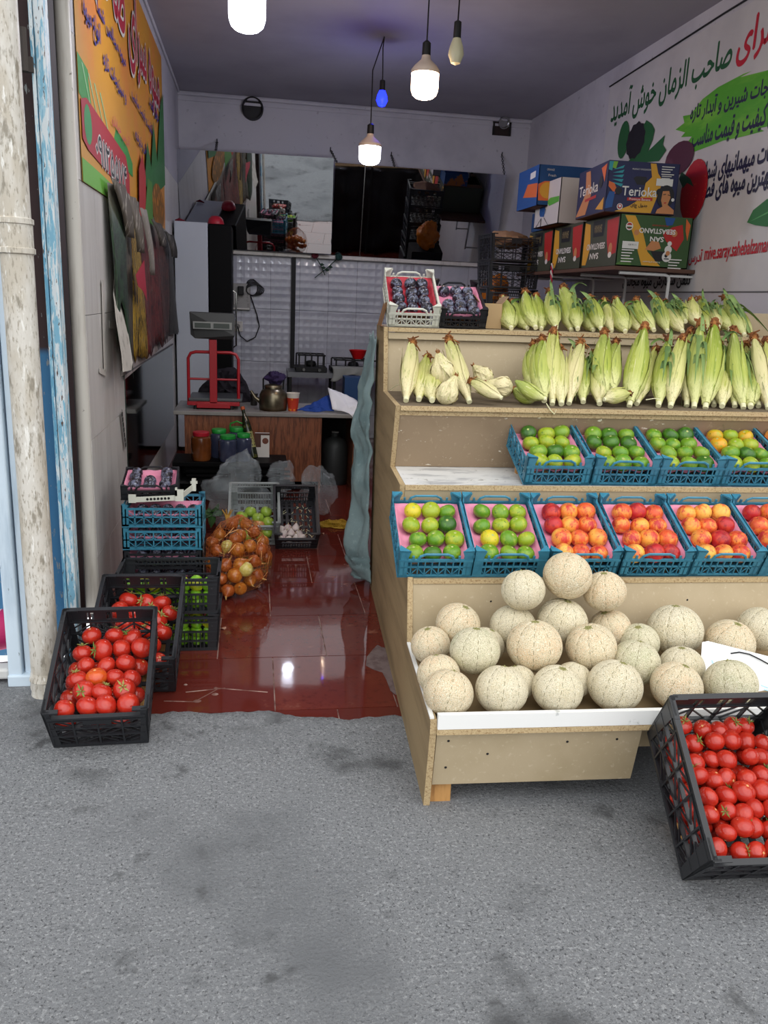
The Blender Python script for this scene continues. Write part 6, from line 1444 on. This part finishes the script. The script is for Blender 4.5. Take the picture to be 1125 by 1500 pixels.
# on this wall reading direction runs towards -y (to the camera's right)
kB = [0]
def bshape(m, pts, name='print'):
    kB[0] += 1; g = MB(); g.poly([(XBN-.0016-.0004*kB[0], y, z) for y, z in pts]); return g.build(name, m, bn)
def btext(m, body, y0, z0, w, h, up=0., **kw):
    """y0: left end seen from the room (larger y); up tilts the base line"""
    kB[0] += 1; X = Vector((0, -1, up)); Y = Vector((0, 0, 1)); return lettering(body, m, (XBN-.0016-.0004*kB[0], y0, z0), X, Y, w, h, bn, lift=0, **kw)
gd_, rd_, nv_, lg_ = P_('banner_green', '#17522c'), P_('banner_red', '#b3182c'), P_('banner_navy', '#191a3c'), mat('banner_lime', '#4c9a1e', .5, layers=[('noise', 4, '#6fb032', .45, .7, (1, .5, 2))])
btext(gd_, 'صاحب الزمان خوش آمدید', 6.95, 3.00, 1.78, .27, fa=True, bold=.022)
btext(rd_, 'میوه سرای', 5.12, 3.02, .86, .26, fa=True, bold=.025)
bshape(lg_, [wp(*p) for p in [(990, 190), (1003, 180), (1001, 170), (1012, 168), (1030, 145), (1052, 128), (1090, 108), (1102, 104), (1085, 113), (1125, 103), (1150, 92), (1180, 110), (1175, 175), (1112, 188), (1120, 192), (1085, 201), (1060, 206), (1040, 214), (1013, 224), (1018, 212), (1008, 208), (1014, 200), (998, 201), (1004, 194)]], 'brush_patch')
btext(nv_, 'انواع میوه جات شیرین و آبدار تازه', 5.60, 2.775, 1.28, .155, up=-.03, fa=True, bold=.03)
btext(nv_, 'با بهترین کیفیت و قیمت مناسب', 5.53, 2.60, 1.15, .16, up=-.01, fa=True, bold=.03)
btext(nv_, 'سفارشات میهمانیهای شما', 5.30, 2.37, .92, .15, up=.02, fa=True, bold=.03)
btext(nv_, 'یکی از بهترین میوه های فصل', 5.345, 2.255, 1.02, .15, up=0, fa=True, bold=.03)
btext(rd_, 'mive.saray.sahebalzaman', 5.165, 1.865, .70, .115, up=.03, bold=.02); btext(rd_, 'آدرس:', 5.36, 1.865, .17, .10, fa=True, bold=.02)
btext(P_('banner_black', '#141416'), 'تلفن سفارش میوه مجالس', 6.35, 1.715, 1.05, .10, fa=True, bold=.03)
# printed berries, plum, strawberry and leaf
def bl(m, c, ry, rz, n=18, name='print', fn=lambda a: 1): y, z = wp(*c); return bshape(m, [(y+ry*math.cos(a)*fn(a), z+rz*math.sin(a)*fn(a)) for a in [2*PI*i/n for i in range(n)]], name)
m_l1, m_l2 = P_('leaf_print', '#1e5a2e'), P_('leaf_print_dark', '#153f24'); m_bl = P_('blackberry_print', '#16131b'); m_pl = mat('plum_print', '#4a1c30', .5, layers=[('noise', 3, '#7a5566', .5, .7)]); m_st = mat('strawberry_print', '#a3141f', .5, layers=[('voro', 30, '#d98a4a', .12, .06)])
bl(m_l1, (914, 205), .10, .14); bshape(m_l1, [wp(*p) for p in [(940, 215), (938, 195), (948, 176), (956, 182), (960, 190), (957, 205), (950, 222), (975, 198), (972, 212), (977, 220), (966, 236), (945, 238), (920, 238)]], 'leaf_print')
bl(m_bl, (932, 206), .16, .13, 22, 'berry_print', lambda a: 1+.05*math.cos(11*a)); bl(m_pl, (996, 232), .20, .11, name='plum_print'); bl(m_st, (1018, 275), .17, .20, 20, 'strawberry_print', lambda a: 1-.1*math.sin(a)); bshape(m_l2, [wp(*p) for p in [(1000, 252), (1013, 262), (1018, 274), (1008, 268), (1002, 276), (996, 262)]], 'leaf_print')
bshape(P_('big_leaf', '#1f6a35'), [wp(*p) for p in [(1096, 326), (1105, 308), (1125, 292), (1150, 285), (1160, 300), (1145, 322), (1125, 332), (1108, 330)]], 'leaf_print'); bshape(P_('leaf_vein', '#4f9a5a'), [wp(*p) for p in [(1098, 326), (1125, 311), (1155, 296), (1125, 313.5)]], 'leaf_print')
# ================================================================== posters on the left wall
XPN = XL+.006
lb = thing('wall_banner', 'yellow and green printed banner with red and blue lettering, upper left wall', 'banner', (0, 0, 0))
kL = [0]
def lp(x, y, X=XPN): q = atx(x, y, X); return (q.y, q.z)
def lshape(m, pts, name='print'):
    kL[0] += 1; g = MB(); g.poly([(XPN+.0016+.0006*kL[0], y, z) for y, z in reversed(pts)]); return g.build(name, m, lb)
def ltext(m, body, y0, z0, w, h, up=0., **kw):
    kL[0] += 1; return lettering(body, m, (XPN+.0016+.0006*kL[0], y0, z0), (0, 1, up), (0, 0, 1), w, h, lb, lift=0, **kw)
corners = [lp(118, 55), lp(117, 262), lp(150, 292), lp(243, 322), lp(239, 112), lp(192, 0), lp(150, -90)]
g = MB(); y0, y1, z0, z1 = 4.0, 7.50, 2.0, 3.38
yel, ora = mat('banner_yellow', '#c58a1c', .5, layers=[('noise', 1.5, '#cf7a34', .45, .7)]), P_('banner_orange', '#d07a3a')
g.grid(lambda a, b: Vector((XPN+.012*math.sin(b*PI)*math.sin(a*9)*.3, y0+(y1-y0)*a, z0+(z1-z0)*b)), 12, 6); g.f = [tuple(reversed(f)) for f in g.f]; g.build('vinyl', yel, lb, solid=.001)
gr1, gr2, rib = P_('banner_grass', '#2f8a35'), P_('banner_grass_lt', '#67a83c'), P_('banner_ribbon', '#a31420')
lshape(gr1, [(4.0, 2.52), (4.25, 2.50), (4.7, 2.42), (5.4, 2.36), (5.6, 2.30), (5.6, 2.22), (5.1, 2.24), (4.4, 2.30), (4.0, 2.36)]); lshape(gr2, [(4.0, 2.10), (4.5, 2.09), (5.3, 2.06), (5.9, 2.08), (5.9, 2.0), (4.0, 2.0)])
for k in range(4): lshape(P_('banner_mint', '#8fc08a'), [(4.08+k*.14, 2.50-.01*k), (4.11+k*.14, 2.50-.01*k), (4.28+k*.16, 2.34-.012*k), (4.26+k*.16, 2.34-.012*k)])
lshape(rib, [(4.02, 2.34), (4.15, 2.37), (5.3, 2.30), (5.42, 2.20), (5.42, 2.06), (5.2, 2.09), (4.15, 2.15), (4.02, 2.18)]); yb, zb2 = 4.16, 2.26
lshape(P_('badge_green', '#2f8a4a'), [(yb+.09*math.cos(a), zb2+.085*math.sin(a)) for a in [i*.4 for i in range(16)]])
ltext(pw, '\u06f0\u06f9\u06f1\u06f2\u06f5\u06f5\u06f7\u06f4', 4.31, 2.125, 1.0, .15, up=-.035, bold=.07); ltext(pk, '\u06f0\u06f9\u06f1\u06f2\u06f5\u06f5\u06f7\u06f4', 4.325, 2.134, .97, .132, up=-.035, bold=.012)
bl_ = P_('banner_blue', '#27257a')
ltext(pw, 'میوه سرای صاحب', 4.30, 2.84, 2.95, .56, up=-.02, fa=True, bold=.055); ltext(P_('banner_crimson', '#a01a30'), 'میوه سرای صاحب', 4.32, 2.86, 2.91, .52, up=-.02, fa=True, bold=.02)
for body, y_, z_, w_, h_ in (('انواع میوه', 4.15, 2.66, .42, .14), ('و سبزیجات تازه', 4.62, 2.60, .75, .10), ('میوه مجالس شما', 4.5, 2.80, .9, .09), ('کیفیت و قیمت مناسب', 5.6, 2.66, 1.05, .09), ('سفارش پذیرفته', 5.7, 2.44, .75, .09), ('زمان خوش آمدید', 6.5, 2.80, .85, .12)): ltext(bl_, body, y_, z_, w_, h_, up=-.03, fa=True, bold=.03)
ltext(P_('banner_pink', '#c2555a'), 'آدرس خیابان', 4.8, 2.38, .62, .07, up=-.05, fa=True, bold=.02)
# pineapple and pepper print at the far end
lshape(P_('pine_leaf', '#2b6a34'), [(6.1, 2.25), (6.3, 2.55), (6.5, 2.40), (6.7, 2.75), (6.9, 2.50), (7.2, 2.95), (7.45, 3.1), (7.45, 2.4), (7.0, 2.30), (6.4, 2.2)]); lshape(mat('pineapple_print', '#b8741c', .5, layers=[('voro', 14, '#7a5216', .25, .5)]), [(6.9+.42*math.cos(a), 2.17+.17*math.sin(a)) for a in [i*.4 for i in range(16)]])
lshape(P_('pepper_print', '#a82a28'), [(5.75, 2.02), (5.8, 2.3), (6.0, 2.42), (6.15, 2.3), (6.1, 2.1), (6.0, 2.0)]); lshape(P_('pepper_green', '#4a7d33'), [(6.0, 2.0), (6.25, 2.3), (6.5, 2.3), (6.5, 2.0)])
# torn picture poster below it
tp = thing('torn_poster', 'torn curling poster of vegetables with ragged strips on the left wall', 'poster', (0, 0, 0))
y0, y1 = 4.52, 8.05
def ps_(a, b, w=0):
    y = y0+(y1-y0)*a; bot = 1.06+.10*a+.05*noise.noise(Vector((a*30, 1, 2)))+.13*abs(noise.noise(Vector((a*70, 4, 2))))+(.42*math.exp(-((a-.03)/.03)**2)); top = 2.06+.03*math.sin(a*5)
    z = bot+(top-bot)*b; x = XPN+.012+.04*(1-b)*(.5+.5*math.sin(a*21+b*3))+.06*math.exp(-((a-.08)/.06)**2)*(.3+b*.6); return Vector((x, y, z))
cols = [('poster_greens', '#27402a', 0, .13), ('poster_brown', '#5d5446', .13, .22), ('poster_corn', '#a5852a', .22, .34), ('poster_red', '#6d2a26', .34, .62), ('poster_carrot', '#5a3028', .62, .84), ('poster_dark', '#39312c', .84, 1.0)]
for nm, c, a0, a1 in cols:
    g = MB(); g.grid(lambda a, b: ps_(a0+(a1-a0)*a, b), max(3, int((a1-a0)*70)), 12); g.f = [tuple(reversed(f)) for f in g.f]
    g.build('picture_strip', mat(nm, c, .5, layers=[('noise', 16, '#8f8f80', .58, .72, (1, 3, .5)), ('noise', 14, '#0b0908', .46, .56, (1, 4, .5)), ('noise', 30, c, .5, .6), ('z', 1, '#6a675c', 1.85, 2.03)], bump=('noise', 9, .3, .01, (1, 9, .7))), tp, smooth=True, solid=.001)
g = MB(); g.grid(lambda a, b: Vector((XPN+.005, 4.95+a*3.0, 1.03+.09*a+b*.35)), 10, 3); g.f = [tuple(reversed(f)) for f in g.f]; g.build('paper_backing', mat('paper_grey', '#9a918e', .7), tp, solid=.001)
for i, (yy, w_, l_, c_) in enumerate(((4.62, .30, .26, '#4d463c'), (5.05, .26, .30, '#5f584d'), (5.6, .12, .40, '#85807a'), (6.3, .4, .16, '#49443c'), (7.2, .5, .18, '#3d3a34'))):
    g = MB(); g.grid(lambda a, b: Vector((XPN+.045+.025*math.sin(b*2.2)+.02*a+.01*math.sin(a*7), yy+w_*(a-.5)*(1-.55*b)+.22*b, 2.08-.02*i-l_*b)), 4, 8); g.build('torn_flap', mat('torn_flap_%d' % i, c_, .7, layers=[('noise', 20, '#a29c90', .56, .7, (1, 3, .4))]), tp, smooth=True, solid=.001)
g = MB(); g.poly([(XPN+.085, *lp(*p)) for p in [(176, 402), (190, 380), (195, 440), (188, 425), (180, 418)]], (.001, 0, 0)); g.build('red_pepper_print', P_('poster_pepper', '#a81c34'), tp)
# loose white tape strips
for i, pts in enumerate(([(168, 395), (174, 400), (180, 440), (186, 480), (194, 530), (192, 542), (180, 545), (178, 520), (170, 470), (166, 430)],)):
    g = MB(); g.poly([(XPN+d_, *lp(x, y, XPN+d_)) for (x, y), d_ in zip(pts, (.003, .003, .03, .06, .09, .09, .09, .08, .06, .03))], (.002, 0, 0)); tag(g.build('tape_strip', mat('tape_white', '#c9c4ba', .6, layers=[('noise', 14, '#a39d92', .5, .7)])), 'wide white tape strip peeling off the left wall beside the torn poster', 'tape')
for i, (A_, B_, w_, lab) in enumerate((((150, 410), (154, 545), .05, 'translucent tape strip running down the left wall tiles'), ((160, 475), (186, 478), .04, 'short crosswise white tape on the left wall'), ((178, 547), (194, 541), .03, 'folded white tape end below the peeling strip'), ((146, 542), (155, 547), .03, 'small white tape scrap on the left wall tiles'))):
    A, B = atx(*A_, XPN+.002), atx(*B_, XPN+.002); g = MB(); g.bar(A, B, w_, .0015, (1, 0, 0)); tag(g.build('tape_strip', mat('tape_clear_%d' % i, '#c6c1ba', .4)), lab, 'tape')
